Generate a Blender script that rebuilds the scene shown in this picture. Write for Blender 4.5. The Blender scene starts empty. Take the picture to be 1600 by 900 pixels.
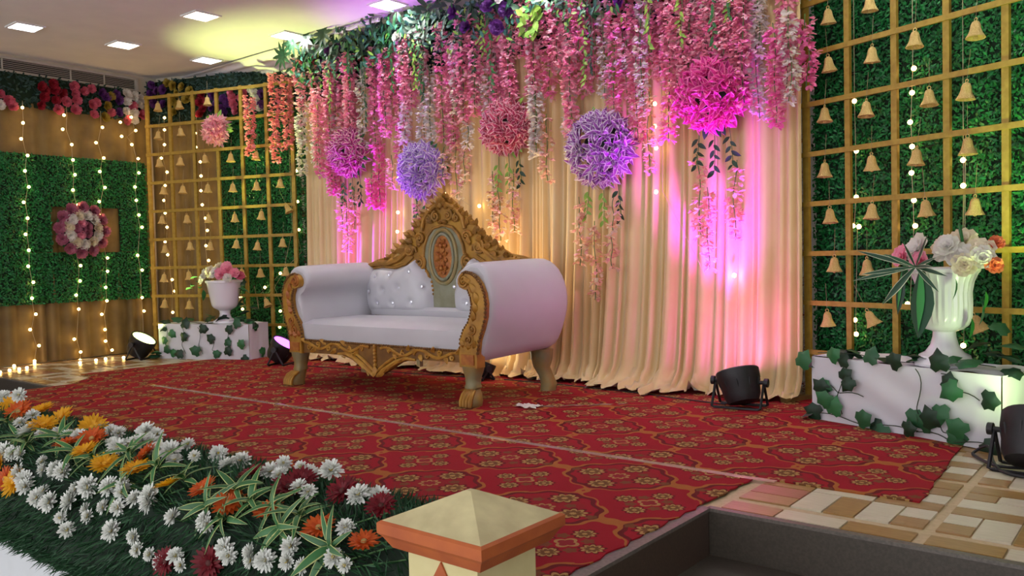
import bpy, bmesh, math, random
import numpy as np
from mathutils import Vector, Matrix, Quaternion
from mathutils.geometry import tessellate_polygon
random.seed(7)
S = bpy.context.scene
COL = S.collection
PI = math.pi
rad = math.radians

# ------------------------------------------------------------------ camera
def make_camera():
    p, r, h = rad(2.10), rad(-1.39), rad(39.2)
    f = Vector((0, math.cos(p), -math.sin(p))); R = Vector((1, 0, 0)); U = R.cross(f)
    R2 = math.cos(r) * R + math.sin(r) * U
    U2 = -math.sin(r) * R + math.cos(r) * U
    M = Matrix.Rotation(h, 3, 'Z')
    R2, U2, f = M @ R2, M @ U2, M @ f
    cd = bpy.data.cameras.new('camera'); cam = bpy.data.objects.new('camera', cd); COL.objects.link(cam)
    m = Matrix(((R2.x, U2.x, -f.x, 0), (R2.y, U2.y, -f.y, 0), (R2.z, U2.z, -f.z, 0.935), (0, 0, 0, 1)))
    cam.matrix_world = m
    cd.sensor_width = 36; cd.lens = 1307.4 / 1600 * 36; cd.clip_start = 0.05; cd.clip_end = 60
    S.camera = cam
make_camera()

# ------------------------------------------------------------------ world and exposure
W = bpy.data.worlds.new('world'); S.world = W; W.use_nodes = True
W.node_tree.nodes['Background'].inputs[0].default_value = (0.83, 0.83, 0.86, 1)
W.node_tree.nodes['Background'].inputs[1].default_value = 2.3
S.view_settings.view_transform = 'Standard'; S.view_settings.look = 'None'
S.view_settings.gamma = 1; S.view_settings.use_curve_mapping = False
S.view_settings.exposure = 0.42
PANEL_STRENGTH = 9.0
BULB_STRENGTH = 16.0
# spotlights on the stage: colour, watts, cone degrees
BEAM_GREEN = ((0.84, 1.0, 0.30), 480, 46)
BEAM_VIOLET = ((0.55, 0.05, 1.0), 330, 56)
BEAM_MAGENTA = ((0.62, 0.04, 1.0), 360, 54)
BEAM_WARM = ((1.0, 0.74, 0.42), 80, 100)
BEAM_LIME = ((0.62, 1.0, 0.26), 120, 62)

# ------------------------------------------------------------------ materials
def lin(h):
    h = h.lstrip('#'); o = []
    for i in (0, 2, 4):
        c = int(h[i:i + 2], 16) / 255
        o.append(c / 12.92 if c <= 0.04045 else ((c + 0.055) / 1.055) ** 2.4)
    return tuple(o) + (1,)
class NT:
    def __init__(s, name):
        s.m = bpy.data.materials.new(name); s.m.use_nodes = True
        s.t = s.m.node_tree; s.b = s.t.nodes['Principled BSDF']
    def n(s, typ, **k):
        d = s.t.nodes.new(typ)
        for a, v in k.items(): setattr(d, a, v)
        return d
    def l(s, a, b): s.t.links.new(a, b)
    def math(s, op, a, b=None, c=None):
        d = s.n('ShaderNodeMath', operation=op)
        for i, v in enumerate((a, b, c)):
            if v is None: continue
            if isinstance(v, (int, float)): d.inputs[i].default_value = v
            else: s.l(v, d.inputs[i])
        return d.outputs[0]
    def mix(s, f, a, b):
        d = s.n('ShaderNodeMix', data_type='RGBA')
        for i, v in ((0, f), (6, a), (7, b)):
            if isinstance(v, (int, float)): d.inputs[i].default_value = v
            elif isinstance(v, tuple): d.inputs[i].default_value = v
            else: s.l(v, d.inputs[i])
        return d.outputs[2]
    def noise(s, scale, detail=3, coord='Object', stretch=None):
        tc = s.n('ShaderNodeTexCoord'); d = s.n('ShaderNodeTexNoise')
        d.inputs['Scale'].default_value = scale; d.inputs['Detail'].default_value = detail
        o = tc.outputs[coord]
        if stretch:
            mp = s.n('ShaderNodeMapping'); mp.inputs['Scale'].default_value = stretch
            s.l(o, mp.inputs[0]); o = mp.outputs[0]
        s.l(o, d.inputs['Vector'])
        return d.outputs['Fac']
MATS = {}
def mat(name, c1, c2=None, rough=0.6, metal=0.0, scale=20, by='noise', bump=0.0, bscale=None, sheen=0.0, spec=0.5, sub=0.0, alpha=1.0, stretch=None, thin=0.0):
    if name in MATS: return MATS[name]
    q = NT(name); b = q.b
    a = lin(c1)
    if c2:
        if by == 'noise':
            f = q.noise(scale, stretch=stretch)
            mr = q.n('ShaderNodeMapRange'); q.l(f, mr.inputs[0]); mr.inputs[1].default_value = 0.35; mr.inputs[2].default_value = 0.65
            f = mr.outputs[0]
        elif by == 'island': f = q.n('ShaderNodeNewGeometry').outputs['Random Per Island']
        else: f = q.n('ShaderNodeObjectInfo').outputs['Random']
        q.l(q.mix(f, a, lin(c2)), b.inputs['Base Color'])
    else: b.inputs['Base Color'].default_value = a
    if thin:       # light passes through petals
        tr = q.n('ShaderNodeBsdfTranslucent'); mx = q.n('ShaderNodeMixShader'); mx.inputs[0].default_value = thin
        src = b.inputs['Base Color']
        if src.is_linked: q.l(src.links[0].from_socket, tr.inputs[0])
        else: tr.inputs[0].default_value = a
        out = q.t.nodes['Material Output']; q.l(b.outputs[0], mx.inputs[1]); q.l(tr.outputs[0], mx.inputs[2]); q.l(mx.outputs[0], out.inputs[0])
    b.inputs['Roughness'].default_value = rough; b.inputs['Metallic'].default_value = metal
    b.inputs['Specular IOR Level'].default_value = spec
    b.inputs['Sheen Weight'].default_value = sheen
    b.inputs['Alpha'].default_value = alpha
    if sub: b.inputs['Transmission Weight'].default_value = sub
    if bump:
        bm = q.n('ShaderNodeBump'); bm.inputs['Strength'].default_value = bump; bm.inputs['Distance'].default_value = 0.01
        q.l(q.noise(bscale or scale * 3), bm.inputs['Height']); q.l(bm.outputs[0], b.inputs['Normal'])
    MATS[name] = q.m
    return q.m
def glow(name, c, strength):
    if name in MATS: return MATS[name]
    q = NT(name); q.b.inputs['Base Color'].default_value = lin(c)
    q.b.inputs['Emission Color'].default_value = lin(c); q.b.inputs['Emission Strength'].default_value = strength
    MATS[name] = q.m; return q.m

def carpet_mat(name, cx, cy):
    q = NT(name); M = q.math
    tc = q.n('ShaderNodeTexCoord'); sp = q.n('ShaderNodeSeparateXYZ'); q.l(tc.outputs['Object'], sp.inputs[0])
    PX, PY = 0.59, 0.53                        # medallion repeat
    u = M('DIVIDE', M('SUBTRACT', sp.outputs[0], cx - 20 * PX), PX); v = M('DIVIDE', M('SUBTRACT', sp.outputs[1], cy - 20 * PY), PY)
    cu = M('COSINE', M('MULTIPLY', u, 2 * PI)); cv = M('COSINE', M('MULTIPLY', v, 2 * PI))
    sc = M('MULTIPLY', M('ADD', M('COSINE', M('MULTIPLY', u, 12 * PI)), M('COSINE', M('MULTIPLY', v, 12 * PI))), 0.085)
    f = M('ADD', M('ADD', M('ADD', cu, cv), M('MULTIPLY', M('MULTIPLY', cu, cv), 0.35)), M('ADD', sc, 0.25))
    band = M('LESS_THAN', M('ABSOLUTE', f), M('ADD', 0.06, M('MULTIPLY', M('LESS_THAN', cu, -0.25), 0.07)))
    crescent = M('LESS_THAN', M('ABSOLUTE', M('SUBTRACT', f, 0.28)), 0.15)  # dark crescent of the carpet pattern inside the gold band
    def cell(off):
        a = M('SUBTRACT', M('FRACT', M('ADD', u, off)), 0.5); b = M('SUBTRACT', M('FRACT', M('ADD', v, off)), 0.5)
        return M('MULTIPLY', a, PX), M('MULTIPLY', b, PY)
    def flower(ax, ay, x0, y0, r, petals):
        dx = M('SUBTRACT', ax, x0); dy = M('SUBTRACT', ay, y0)
        d = M('SQRT', M('ADD', M('MULTIPLY', dx, dx), M('MULTIPLY', dy, dy)))
        rr = M('MULTIPLY', r, M('ADD', 0.68, M('MULTIPLY', M('ABSOLUTE', M('COSINE', M('MULTIPLY', M('ARCTAN2', dy, dx), petals / 2))), 0.36)))
        return d, rr
    nz = q.noise(700, 1)
    red = q.mix(q.noise(5, 2), lin('#a01024'), lin('#8a0e1e'))
    col = q.mix(M('GREATER_THAN', nz, 0.58), red, lin('#860e1c'))
    dark, gold, tan, olive = lin('#541414'), lin('#a8642a'), lin('#a8834e'), lin('#6e4626')
    field = M('GREATER_THAN', f, 1.05)
    col = q.mix(M('MULTIPLY', field, 0.35), col, lin('#7a2420'))
    col = q.mix(M('MULTIPLY', crescent, 0.8), col, dark)
    for off, big in ((0.5, 1), (0.0, 0)):
        a, b = cell(off); aa, ab = M('ABSOLUTE', a), M('ABSOLUTE', b)
        for ox, oy in (((0.135, 0.0), (0.0, 0.138)) if big else ((0.10, 0.0), (0.0, 0.105))):
            d, rr = flower(aa, ab, ox, oy, 0.053 if big else 0.038, 9)
            col = q.mix(M('MULTIPLY', M('LESS_THAN', d, M('MULTIPLY', rr, 1.25)), 0.8), col, dark)
            col = q.mix(M('LESS_THAN', d, rr), col, tan)
            col = q.mix(M('LESS_THAN', d, M('MULTIPLY', rr, 0.72)), col, olive)
            col = q.mix(M('LESS_THAN', d, M('MULTIPLY', rr, 0.26)), col, tan)
        d, rr = flower(a, b, 0.0, 0.0, 0.046 if big else 0.045, 8 if big else 4)
        col = q.mix(M('MULTIPLY', M('LESS_THAN', d, rr), 0.85), col, tan)
        col = q.mix(M('LESS_THAN', d, M('MULTIPLY', rr, 0.70)), col, lin('#8a2228'))
        for ox, oy in (((0.075, 0.07), (0.215, 0.0)) if big else ((0.05, 0.05),)):
            d, rr = flower(aa, ab, ox, oy, 0.024, 5)
            col = q.mix(M('MULTIPLY', M('LESS_THAN', d, rr), 0.8), col, olive)
    col = q.mix(band, col, q.mix(q.noise(40), gold, lin('#96562a')))
    q.l(col, q.b.inputs['Base Color']); q.b.inputs['Roughness'].default_value = 0.9
    q.b.inputs['Specular IOR Level'].default_value = 0.22
    bm = q.n('ShaderNodeBump'); bm.inputs['Strength'].default_value = 0.35; bm.inputs['Distance'].default_value = 0.004
    q.l(nz, bm.inputs['Height']); q.l(bm.outputs[0], q.b.inputs['Normal'])
    return q.m

# ------------------------------------------------------------------ mesh helpers
class MB:
    def __init__(s): s.v = []; s.f = []; s.m = []
    def add(s, vs, fs, mi=0):
        o = len(s.v); s.v.extend(tuple(p) for p in vs)
        for f in fs: s.f.append(tuple(o + i for i in f)); s.m.append(mi)
    def box(s, c, d, rz=0, mi=0):
        x, y, z = (k / 2 for k in d); ca, sa = math.cos(rz), math.sin(rz)
        P = []
        for X, Y, Z in ((-x, -y, -z), (x, -y, -z), (x, y, -z), (-x, y, -z), (-x, -y, z), (x, -y, z), (x, y, z), (-x, y, z)):
            P.append((c[0] + ca * X - sa * Y, c[1] + sa * X + ca * Y, c[2] + Z))
        s.add(P, [(0, 3, 2, 1), (4, 5, 6, 7), (0, 1, 5, 4), (1, 2, 6, 5), (2, 3, 7, 6), (3, 0, 4, 7)], mi)
    def tube(s, pts, r, n=6, mi=0, cap=True):
        pts = [Vector(p) for p in pts]; N = len(pts); vs = []; up = None
        for i, p in enumerate(pts):
            t = (pts[min(i + 1, N - 1)] - pts[max(i - 1, 0)]).normalized()
            if up is None: up = t.orthogonal().normalized()
            else:
                up = up - t * up.dot(t)
                up = up.normalized() if up.length > 1e-6 else t.orthogonal().normalized()
            w = t.cross(up); rr = r[i] if isinstance(r, (list, tuple)) else r
            for k in range(n):
                a = 2 * PI * k / n; vs.append(p + (up * math.cos(a) + w * math.sin(a)) * rr)
        fs = [(i * n + k, i * n + (k + 1) % n, (i + 1) * n + (k + 1) % n, (i + 1) * n + k) for i in range(N - 1) for k in range(n)]
        if cap: fs += [tuple(range(n - 1, -1, -1)), tuple((N - 1) * n + k for k in range(n))]
        s.add(vs, fs, mi)
    def lathe(s, prof, n=20, o=(0, 0, 0), mi=0, flute=0, fn=16, M=None):
        vs = []
        for r, z in prof:
            for k in range(n):
                a = 2 * PI * k / n
                rr = r * (1 + flute * abs(math.cos(a * fn / 2))) if flute else r
                p = Vector((rr * math.cos(a), rr * math.sin(a), z))
                if M: p = M @ p
                vs.append((p.x + o[0], p.y + o[1], p.z + o[2]))
        fs = [(i * n + k, i * n + (k + 1) % n, (i + 1) * n + (k + 1) % n, (i + 1) * n + k) for i in range(len(prof) - 1) for k in range(n)]
        fs += [tuple(range(n - 1, -1, -1)), tuple((len(prof) - 1) * n + k for k in range(n))]
        s.add(vs, fs, mi)
    def prism(s, out, y0, y1, mi=0):      # outline in X-Z, extruded along Y
        n = len(out)
        vs = [(x, y0, z) for x, z in out] + [(x, y1, z) for x, z in out]
        tr = tessellate_polygon([[Vector((x, z, 0)) for x, z in out]])
        fs = [tuple(t) for t in tr] + [tuple(n + i for i in reversed(t)) for t in tr]
        fs += [(i, (i + 1) % n, n + (i + 1) % n, n + i) for i in range(n)]
        s.add(vs, fs, mi)
    def grid(s, fn, nu, nv, mi=0, closed=False):
        vs = [fn(i / (nu if closed else nu - 1), j / (nv - 1)) for j in range(nv) for i in range(nu)]
        m = nu if closed else nu - 1
        s.add(vs, [(j * nu + i, j * nu + (i + 1) % nu, (j + 1) * nu + (i + 1) % nu, (j + 1) * nu + i) for j in range(nv - 1) for i in range(m)], mi)
    def ball(s, c, r, n=8, m=5, mi=0):
        vs = [(c[0], c[1], c[2] - r[2])]
        for j in range(1, m):
            t = PI * j / m - PI / 2
            for k in range(n):
                a = 2 * PI * k / n
                vs.append((c[0] + r[0] * math.cos(t) * math.cos(a), c[1] + r[1] * math.cos(t) * math.sin(a), c[2] + r[2] * math.sin(t)))
        vs.append((c[0], c[1], c[2] + r[2])); L = len(vs) - 1
        fs = [(0, 1 + (k + 1) % n, 1 + k) for k in range(n)]
        for j in range(m - 2):
            for k in range(n):
                a = 1 + j * n; fs.append((a + k, a + (k + 1) % n, a + n + (k + 1) % n, a + n + k))
        a = 1 + (m - 2) * n
        fs += [(a + k, a + (k + 1) % n, L) for k in range(n)]
        s.add(vs, fs, mi)
    def mesh(s, name, mats, smooth=True, sharp=40):
        me = bpy.data.meshes.new(name); me.from_pydata(s.v, [], s.f); me.validate()
        for m in (mats if isinstance(mats, (list, tuple)) else [mats]): me.materials.append(m)
        if len(me.polygons) == len(s.m): me.polygons.foreach_set('material_index', s.m)
        if smooth:
            me.polygons.foreach_set('use_smooth', [True] * len(me.polygons))
            if sharp: me.set_sharp_from_angle(angle=rad(sharp))
        me.update(); return me
    def build(s, name, mats, parent=None, smooth=True, sharp=40, loc=None, rz=0):
        return ob(name, s.mesh(name, mats, smooth, sharp), parent, loc, rz)
def ob(name, me, parent=None, loc=None, rz=0, quat=None, scale=None):
    o = bpy.data.objects.new(name, me); COL.objects.link(o)
    if parent: o.parent = parent
    if loc is not None: o.location = loc
    if quat is not None: o.rotation_mode = 'QUATERNION'; o.rotation_quaternion = quat
    elif rz: o.rotation_euler = (0, 0, rz)
    if scale is not None: o.scale = (scale,) * 3 if isinstance(scale, (int, float)) else scale
    return o
def tag(o, label=None, cat=None, group=None, kind=None):
    if label: o['label'] = label
    if cat: o['category'] = cat
    if group: o['group'] = group
    if kind: o['kind'] = kind
    return o
def thing(name, label, cat, loc=(0, 0, 0), rz=0, group=None, parent=None):
    o = bpy.data.objects.new(name, None); COL.objects.link(o); o.empty_display_size = 0.05
    o.location = loc; o.rotation_euler = (0, 0, rz)
    return tag(o, label, cat, group)
def face_q(n, spin=0.0):
    n = Vector(n).normalized()
    return Vector((0, 0, 1)).rotation_difference(n) @ Quaternion((0, 0, 1), spin)
ORD = ['zeroth', 'first', 'second', 'third', 'fourth', 'fifth', 'sixth', 'seventh', 'eighth', 'ninth', 'tenth', 'eleventh', 'twelfth']
def nth(i):
    if i < 13: return ORD[i]
    return str(i) + ('th' if 10 < i % 100 < 14 else {1: 'st', 2: 'nd', 3: 'rd'}.get(i % 10, 'th'))
def rnd(a, b): return random.uniform(a, b)

def petal(mb, o, d, up, L, Wd, curl=0.2, cup=0.1, core=0, edge=None, prof=(0.35, 0.9, 1.0, 0.75, 0.08), t0=0.0, ew=0.62):
    """a bent petal of four columns; the outer columns take the edge material"""
    o, d, up = Vector(o), Vector(d).normalized(), Vector(up).normalized(); sd = d.cross(up).normalized(); up = sd.cross(d)
    K = len(prof); cols = (-1, -ew, 0, ew, 1) if edge is not None else (-1, 0, 1)
    vs = []
    for i, w in enumerate(prof):
        t = t0 + (1 - t0) * i / (K - 1)
        for c in cols:
            vs.append(o + d * (L * t) + sd * (Wd / 2 * w * c) + up * (curl * L * t * t + cup * Wd * c * c * w))
    n = len(cols)
    for i in range(K - 1):
        for k in range(n - 1):
            mi = core if edge is None or 0 < k < n - 2 else edge
            a = len(mb.v)
            mb.f.append((a + i * n + k, a + i * n + k + 1, a + (i + 1) * n + k + 1, a + (i + 1) * n + k)); mb.m.append(mi)
    mb.v.extend(tuple(p) for p in vs)
def ring(mb, n, L, Wd, elev, curl=0.1, cup=0.15, z=0.0, r0=0.0, core=0, edge=None, jit=0.1, ph=0.0, prof=(0.35, 0.9, 1.0, 0.75, 0.08)):
    for k in range(n):
        a = 2 * PI * (k + ph) / n + rnd(-jit, jit); e = elev + rnd(-jit, jit)
        d = Vector((math.cos(a) * math.cos(e), math.sin(a) * math.cos(e), math.sin(e)))
        u = Vector((-math.cos(a) * math.sin(e), -math.sin(a) * math.sin(e), math.cos(e)))
        petal(mb, (r0 * math.cos(a), r0 * math.sin(a), z), d, u, L * rnd(0.88, 1.1), Wd, curl, cup, core, edge, prof)
ROUND = (0.4, 0.95, 1.0, 0.6)
POINT = (0.3, 0.85, 1.0, 0.05)
BELLS_LEFT = [(0.196,2.629),(0.477,2.632),(0.841,2.635),(0.19,2.331),(0.48,2.344),(0.184,2.039),(0.465,2.035),(0.781,2.042),(1.113,2.034),(1.429,2.034),(0.23,1.743),(0.484,1.737),(0.808,1.734),(1.124,1.725),(1.416,1.729),(1.703,1.74),(0.197,1.43),(0.52,1.425),(0.802,1.421),(1.134,1.414),(1.466,1.427),(1.761,1.48),(0.216,1.121),(0.548,1.14),(0.813,1.132),(1.146,1.143),(1.406,1.116),(1.709,1.14),(0.192,0.806),(0.516,0.828),(1.197,0.844),(1.426,0.841),(1.735,0.848),(0.187,0.53),(0.51,0.516),(1.176,0.546),(1.475,0.532)]
BELLS_RIGHT = [(0.211,2.318),(0.493,2.317),(0.208,2.037),(0.506,2.028),(0.768,2.052),(1.099,2.022),(0.181,1.743),(0.466,1.73),(0.847,1.728),(1.051,1.725),(0.177,1.415),(0.496,1.422),(0.775,1.423),(1.054,1.446),(0.21,1.138),(0.498,1.147),(0.821,1.145),(1.092,1.138),(0.239,0.847),(0.461,0.831),(0.184,0.519),(0.462,0.533),(1.083,0.538)]
LIGHTS_WALL = [[(-0.334,2.494),(-0.335,2.347),(-0.359,2.191),(-0.307,2.036),(-0.337,1.885),(-0.308,1.732),(-0.362,1.581),(-0.333,1.428),(-0.358,1.272),(-0.335,1.117),(-0.347,0.962),(-0.307,0.805),(-0.325,0.65),(-0.297,0.492),(-0.356,0.346),(-0.28,0.182),(-0.328,0.036)],[(0.058,2.469),(0.039,2.326),(0.122,2.181),(0.128,2.027),(0.141,1.879),(0.115,1.723),(0.16,1.576),(0.173,1.426),(0.101,1.263),(0.114,1.114),(0.159,0.957),(0.146,0.801),(0.101,0.659),(0.121,0.515),(0.063,0.213),(0.121,0.077),(0.111,-0.007)],[(0.446,2.39),(0.372,2.224),(0.446,2.072),(0.399,1.929),(0.446,1.766),(0.379,1.617),(0.386,1.471),(0.461,1.319),(0.401,1.192),(0.442,1.031),(0.436,0.891),(0.409,0.724),(0.416,0.583),(0.356,0.446),(0.383,0.284),(0.384,0.163),(0.449,0.062)],[(0.642,2.466),(0.766,2.534),(0.81,2.396),(0.65,2.318),(0.76,2.241),(0.826,2.096),(0.827,1.944),(0.777,1.79),(0.785,1.646),(0.808,1.489),(0.838,1.358),(0.774,1.054),(0.819,0.894),(0.806,0.596),(0.822,0.449)]]
LIGHTS_LATTICE_LEFT = [[(0.154,2.537),(0.147,2.407),(0.139,2.248),(0.089,2.106),(0.16,1.95),(0.126,1.806),(0.101,1.647),(0.112,1.508),(0.13,1.354),(0.096,1.195),(0.124,1.054),(0.152,0.914),(0.172,0.781),(0.201,0.655),(0.163,0.424)],[(0.547,2.519),(0.555,2.342),(0.557,2.193),(0.608,2.033),(0.61,1.883),(0.602,1.727),(0.612,1.576),(0.648,1.431),(0.667,1.301),(0.642,1.138),(0.669,0.98),(0.717,0.753)],[(1.805,1.868),(1.808,1.556),(1.812,1.269),(1.57,0.828),(1.374,0.685),(1.554,0.437),(1.539,0.271)],[(2.01,1.482),(2.0,1.211),(2.076,1.04),(1.064,0.586),(1.083,0.458),(0.996,0.702)]]
LIGHTS_LATTICE_RIGHT = [[(0.669,1.929),(0.657,1.797),(0.644,1.636),(0.655,1.499),(0.65,1.353),(0.664,1.199),(0.671,1.056),(0.621,0.617)],[(0.284,1.815),(0.294,1.518),(0.291,1.244),(0.267,1.074),(0.307,1.068),(0.274,0.508),(0.282,0.423)],[(0.948,1.391),(0.948,1.256),(0.939,0.962),(0.973,1.539),(0.944,0.406)]]
LIGHTS_CURTAIN = [[(-2.83,1.948),(-2.833,1.797),(-2.826,1.65),(-2.832,1.355),(-2.278,0.785)],[(-5.356,1.643),(-5.376,1.35),(-5.391,1.183)],[(-4.809,1.474),(-4.432,1.351)]]
LIGHTS_FLOOR = [(-8.298,2.881),(-8.369,2.985),(-8.717,3.15),(-8.389,3.073),(-8.427,3.153),(-8.754,3.346),(-8.369,3.608),(-8.443,3.794),(-8.466,3.899),(-8.404,4.051)]
ROSES_WALL = [(-0.122,2.734,'crimson'),(-0.087,2.702,'crimson'),(-0.099,2.634,'crimson'),(-0.139,2.553,'crimson'),(-0.01,2.779,'crimson'),(0.006,2.715,'crimson'),(0.071,2.696,'crimson'),(0.012,2.621,'crimson'),(0.106,2.614,'pink'),(0.026,2.527,'pink'),(0.206,2.715,'pink'),(0.218,2.649,'pink'),(0.199,2.544,'pink'),(0.199,2.792,'pink'),(0.295,2.752,'pink'),(0.376,2.789,'pink'),(-0.406,2.499,'pink'),(-0.508,2.604,'pink'),(-0.438,2.559,'pink'),(0.814,2.668,'pink'),(0.914,2.578,'pink'),(0.737,2.505,'pink'),(0.374,2.621,'pink'),(0.42,2.647,'pink'),(0.39,2.524,'pink'),(0.576,2.567,'pink'),(0.481,2.764,'purple'),(0.525,2.721,'purple'),(0.66,2.709,'purple'),(0.655,2.577,'purple'),(0.631,2.766,'purple'),(0.578,2.738,'yellow'),(0.527,2.626,'yellow'),(0.496,2.507,'yellow'),(0.759,2.784,'white'),(0.834,2.774,'white'),(0.756,2.702,'white'),(0.885,2.688,'white'),(0.741,2.597,'white'),(0.826,2.588,'white'),(0.91,2.753,'white'),(0.834,2.516,'white'),(-0.517,2.503,'white')]
ROSES_BACK = [(-0.044,2.92,'purple'),(0.023,2.844,'purple'),(0.111,2.85,'purple'),(-0.018,2.723,'purple'),(0.103,2.685,'purple'),(-0.066,2.824,'purple'),(0.166,2.914,'yellow'),(0.251,2.879,'yellow'),(0.371,2.854,'yellow'),(0.299,2.792,'yellow'),(0.471,2.804,'yellow'),(0.415,2.713,'yellow'),(0.243,2.714,'yellow'),(0.31,2.667,'yellow'),(0.518,2.718,'yellow'),(0.237,2.591,'yellow'),(0.583,2.671,'crimson'),(0.63,2.6,'crimson'),(0.684,2.676,'crimson'),(0.594,2.548,'crimson'),(0.62,2.75,'crimson'),(0.747,2.603,'purple'),(0.9,2.685,'purple'),(0.948,2.64,'purple'),(0.879,2.579,'purple'),(0.816,2.651,'purple'),(0.909,2.523,'purple'),(1.385,2.695,'purple'),(1.396,2.576,'purple'),(0.77,2.736,'purple'),(1.015,2.688,'pink'),(1.028,2.62,'pink'),(1.058,2.551,'pink'),(1.163,2.728,'pink'),(1.19,2.62,'pink'),(1.128,2.678,'pink'),(1.001,2.743,'pink'),(1.29,2.704,'white'),(1.335,2.634,'white'),(1.3,2.57,'white'),(1.363,2.552,'white'),(1.235,2.549,'white'),(1.261,2.759,'white')]
WREATH = (0.175,1.322)
WISTERIA = [(-7.107,5.048,2.819,1.946,'coral'),(-6.973,5.094,2.787,2.064,'coral'),(-7.39,4.949,2.624,2.009,'coral'),(-6.628,5.0,2.873,2.052,'pinkwhite'),(-6.611,5.0,2.338,1.763,'white'),(-6.45,5.0,2.777,1.853,'pinkwhite'),(-6.325,5.0,2.539,1.74,'pink'),(-6.165,5.0,2.765,1.551,'pink'),(-6.029,5.0,2.784,1.863,'pink'),(-5.915,5.0,2.816,1.749,'pinkwhite'),(-5.742,5.0,2.568,1.949,'white'),(-5.626,5.0,2.817,1.893,'pink'),(-5.574,5.0,1.958,1.382,'hot'),(-5.394,5.0,2.744,2.003,'pink'),(-5.278,5.0,2.772,1.783,'pink'),(-5.166,5.0,2.768,1.902,'pinkwhite'),(-4.987,5.0,2.852,1.942,'pinkwhite'),(-4.883,5.0,2.499,1.925,'white'),(-4.767,5.0,2.851,1.882,'pink'),(-4.663,5.0,2.739,1.825,'pink'),(-4.574,5.0,2.684,2.087,'white'),(-4.476,5.0,2.851,2.014,'pink'),(-4.367,5.0,2.859,2.051,'pink'),(-4.244,5.0,2.732,1.986,'pinkwhite'),(-4.104,5.0,2.821,2.164,'pink'),(-4.045,5.0,2.598,2.093,'pink'),(-3.796,5.0,2.95,1.676,'pinkwhite'),(-3.831,5.0,2.95,2.136,'pink'),(-3.702,5.0,2.74,2.108,'pink'),(-3.583,5.0,2.762,2.309,'pink'),(-3.512,5.0,2.759,1.649,'pinkwhite'),(-3.466,5.0,2.673,1.81,'pink'),(-3.367,5.0,2.95,2.08,'pink'),(-3.191,5.0,2.689,2.033,'white'),(-3.114,5.0,2.95,1.921,'pink'),(-3.02,5.0,2.95,2.031,'pink'),(-2.948,5.0,2.95,1.692,'pink'),(-2.872,5.0,2.95,1.882,'white'),(-2.839,5.0,1.995,1.469,'pale'),(-2.758,5.0,2.95,2.096,'pink'),(-2.687,5.0,2.95,1.677,'pink'),(-2.613,5.0,2.936,2.007,'pink'),(-2.554,5.0,2.923,1.916,'pink'),(-2.485,5.0,2.909,2.07,'pink'),(-2.422,5.0,2.896,2.101,'pink'),(-2.352,5.0,2.881,2.03,'pink'),(-2.274,5.0,2.865,2.098,'pink'),(-2.216,5.0,2.852,1.969,'pink'),(-2.158,5.0,2.84,1.842,'pink'),(-2.084,5.0,2.824,1.747,'white'),(-1.973,5.0,2.279,1.682,'hot'),(-1.915,5.0,2.789,1.906,'pink'),(-1.885,5.0,2.357,1.81,'white'),(-1.804,5.0,2.311,1.901,'hot'),(-3.693,5.0,1.955,1.482,'pale'),(-3.776,5.0,2.126,1.678,'white'),(-6.156,5.0,1.989,1.579,'hot'),(-6.099,5.0,1.69,1.21,'pale'),(-5.966,5.0,1.437,1.006,'pale'),(-5.869,5.0,1.581,1.201,'pale'),(-5.597,5.0,1.663,1.394,'hot'),(-5.344,5.0,1.808,1.534,'pale'),(-5.093,5.0,1.408,1.171,'pale'),(-4.622,5.0,1.91,1.412,'pale'),(-4.524,5.0,1.824,1.519,'pale'),(-4.72,5.0,1.813,1.585,'pale'),(-4.467,5.0,2.021,1.809,'white'),(-4.257,5.0,1.583,1.139,'pale'),(-4.157,5.0,1.422,1.056,'pale'),(-4.032,5.0,1.579,1.111,'pale'),(-3.434,5.0,1.328,0.854,'pale'),(-3.318,5.0,1.149,0.605,'pale'),(-3.129,5.0,1.301,1.096,'pale'),(-3.161,5.0,1.07,0.828,'pale'),(-2.498,5.0,1.544,1.027,'pale'),(-2.417,5.0,1.324,0.822,'pale'),(-2.244,5.0,1.485,1.002,'pale'),(-3.402,5.0,2.95,2.348,'pink'),(-3.295,5.0,2.95,2.195,'pink'),(-3.93,5.0,2.95,2.436,'pink'),(-5.864,5.0,2.729,2.134,'pink'),(-5.482,5.0,2.694,2.145,'pinkwhite'),(-5.09,5.0,2.788,2.205,'pink'),(-4.554,5.0,2.589,2.16,'pink'),(-4.165,5.0,2.62,2.133,'pink')]
BALLS = [(-5.926,1.919,0.227,'magenta'),(-4.996,1.679,0.25,'lilac'),(-4.086,1.934,0.229,'maroon'),(-3.232,1.683,0.275,'violet'),(-2.384,1.938,0.24,'fuchsia')]
BALL_LATTICE = (0.941,2.325)
IVY_RIGHT = [(0.061,0.199),(0.11,0.156),(0.146,0.102),(0.203,0.236),(0.149,0.05),(0.277,0.255),(0.575,0.091),(0.753,0.345),(0.845,0.282),(0.784,0.26),(0.752,0.179),(0.726,0.071),(0.703,0.055),(0.949,0.236),(0.877,0.065),(0.445,0.009),(0.459,-0.025),(0.567,-0.022),(0.782,-0.021),(0.951,0.019),(0.312,-0.026),(0.067,-0.018),(0.137,0.364),(0.255,0.364),(0.364,0.371),(0.49,0.375),(-0.048,0.287)]
IVY_LEFT = [(0.151,0.274),(0.344,0.314),(0.074,0.189),(0.292,0.217),(0.143,0.112),(0.324,0.057),(0.156,0.048),(0.532,0.308),(0.529,0.073),(0.681,0.183),(0.69,0.051),(0.868,0.273),(0.847,0.141),(0.851,0.053),(1.005,0.131),(1.023,0.038),(0.991,0.324),(1.153,0.3),(1.194,0.041)]
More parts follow.
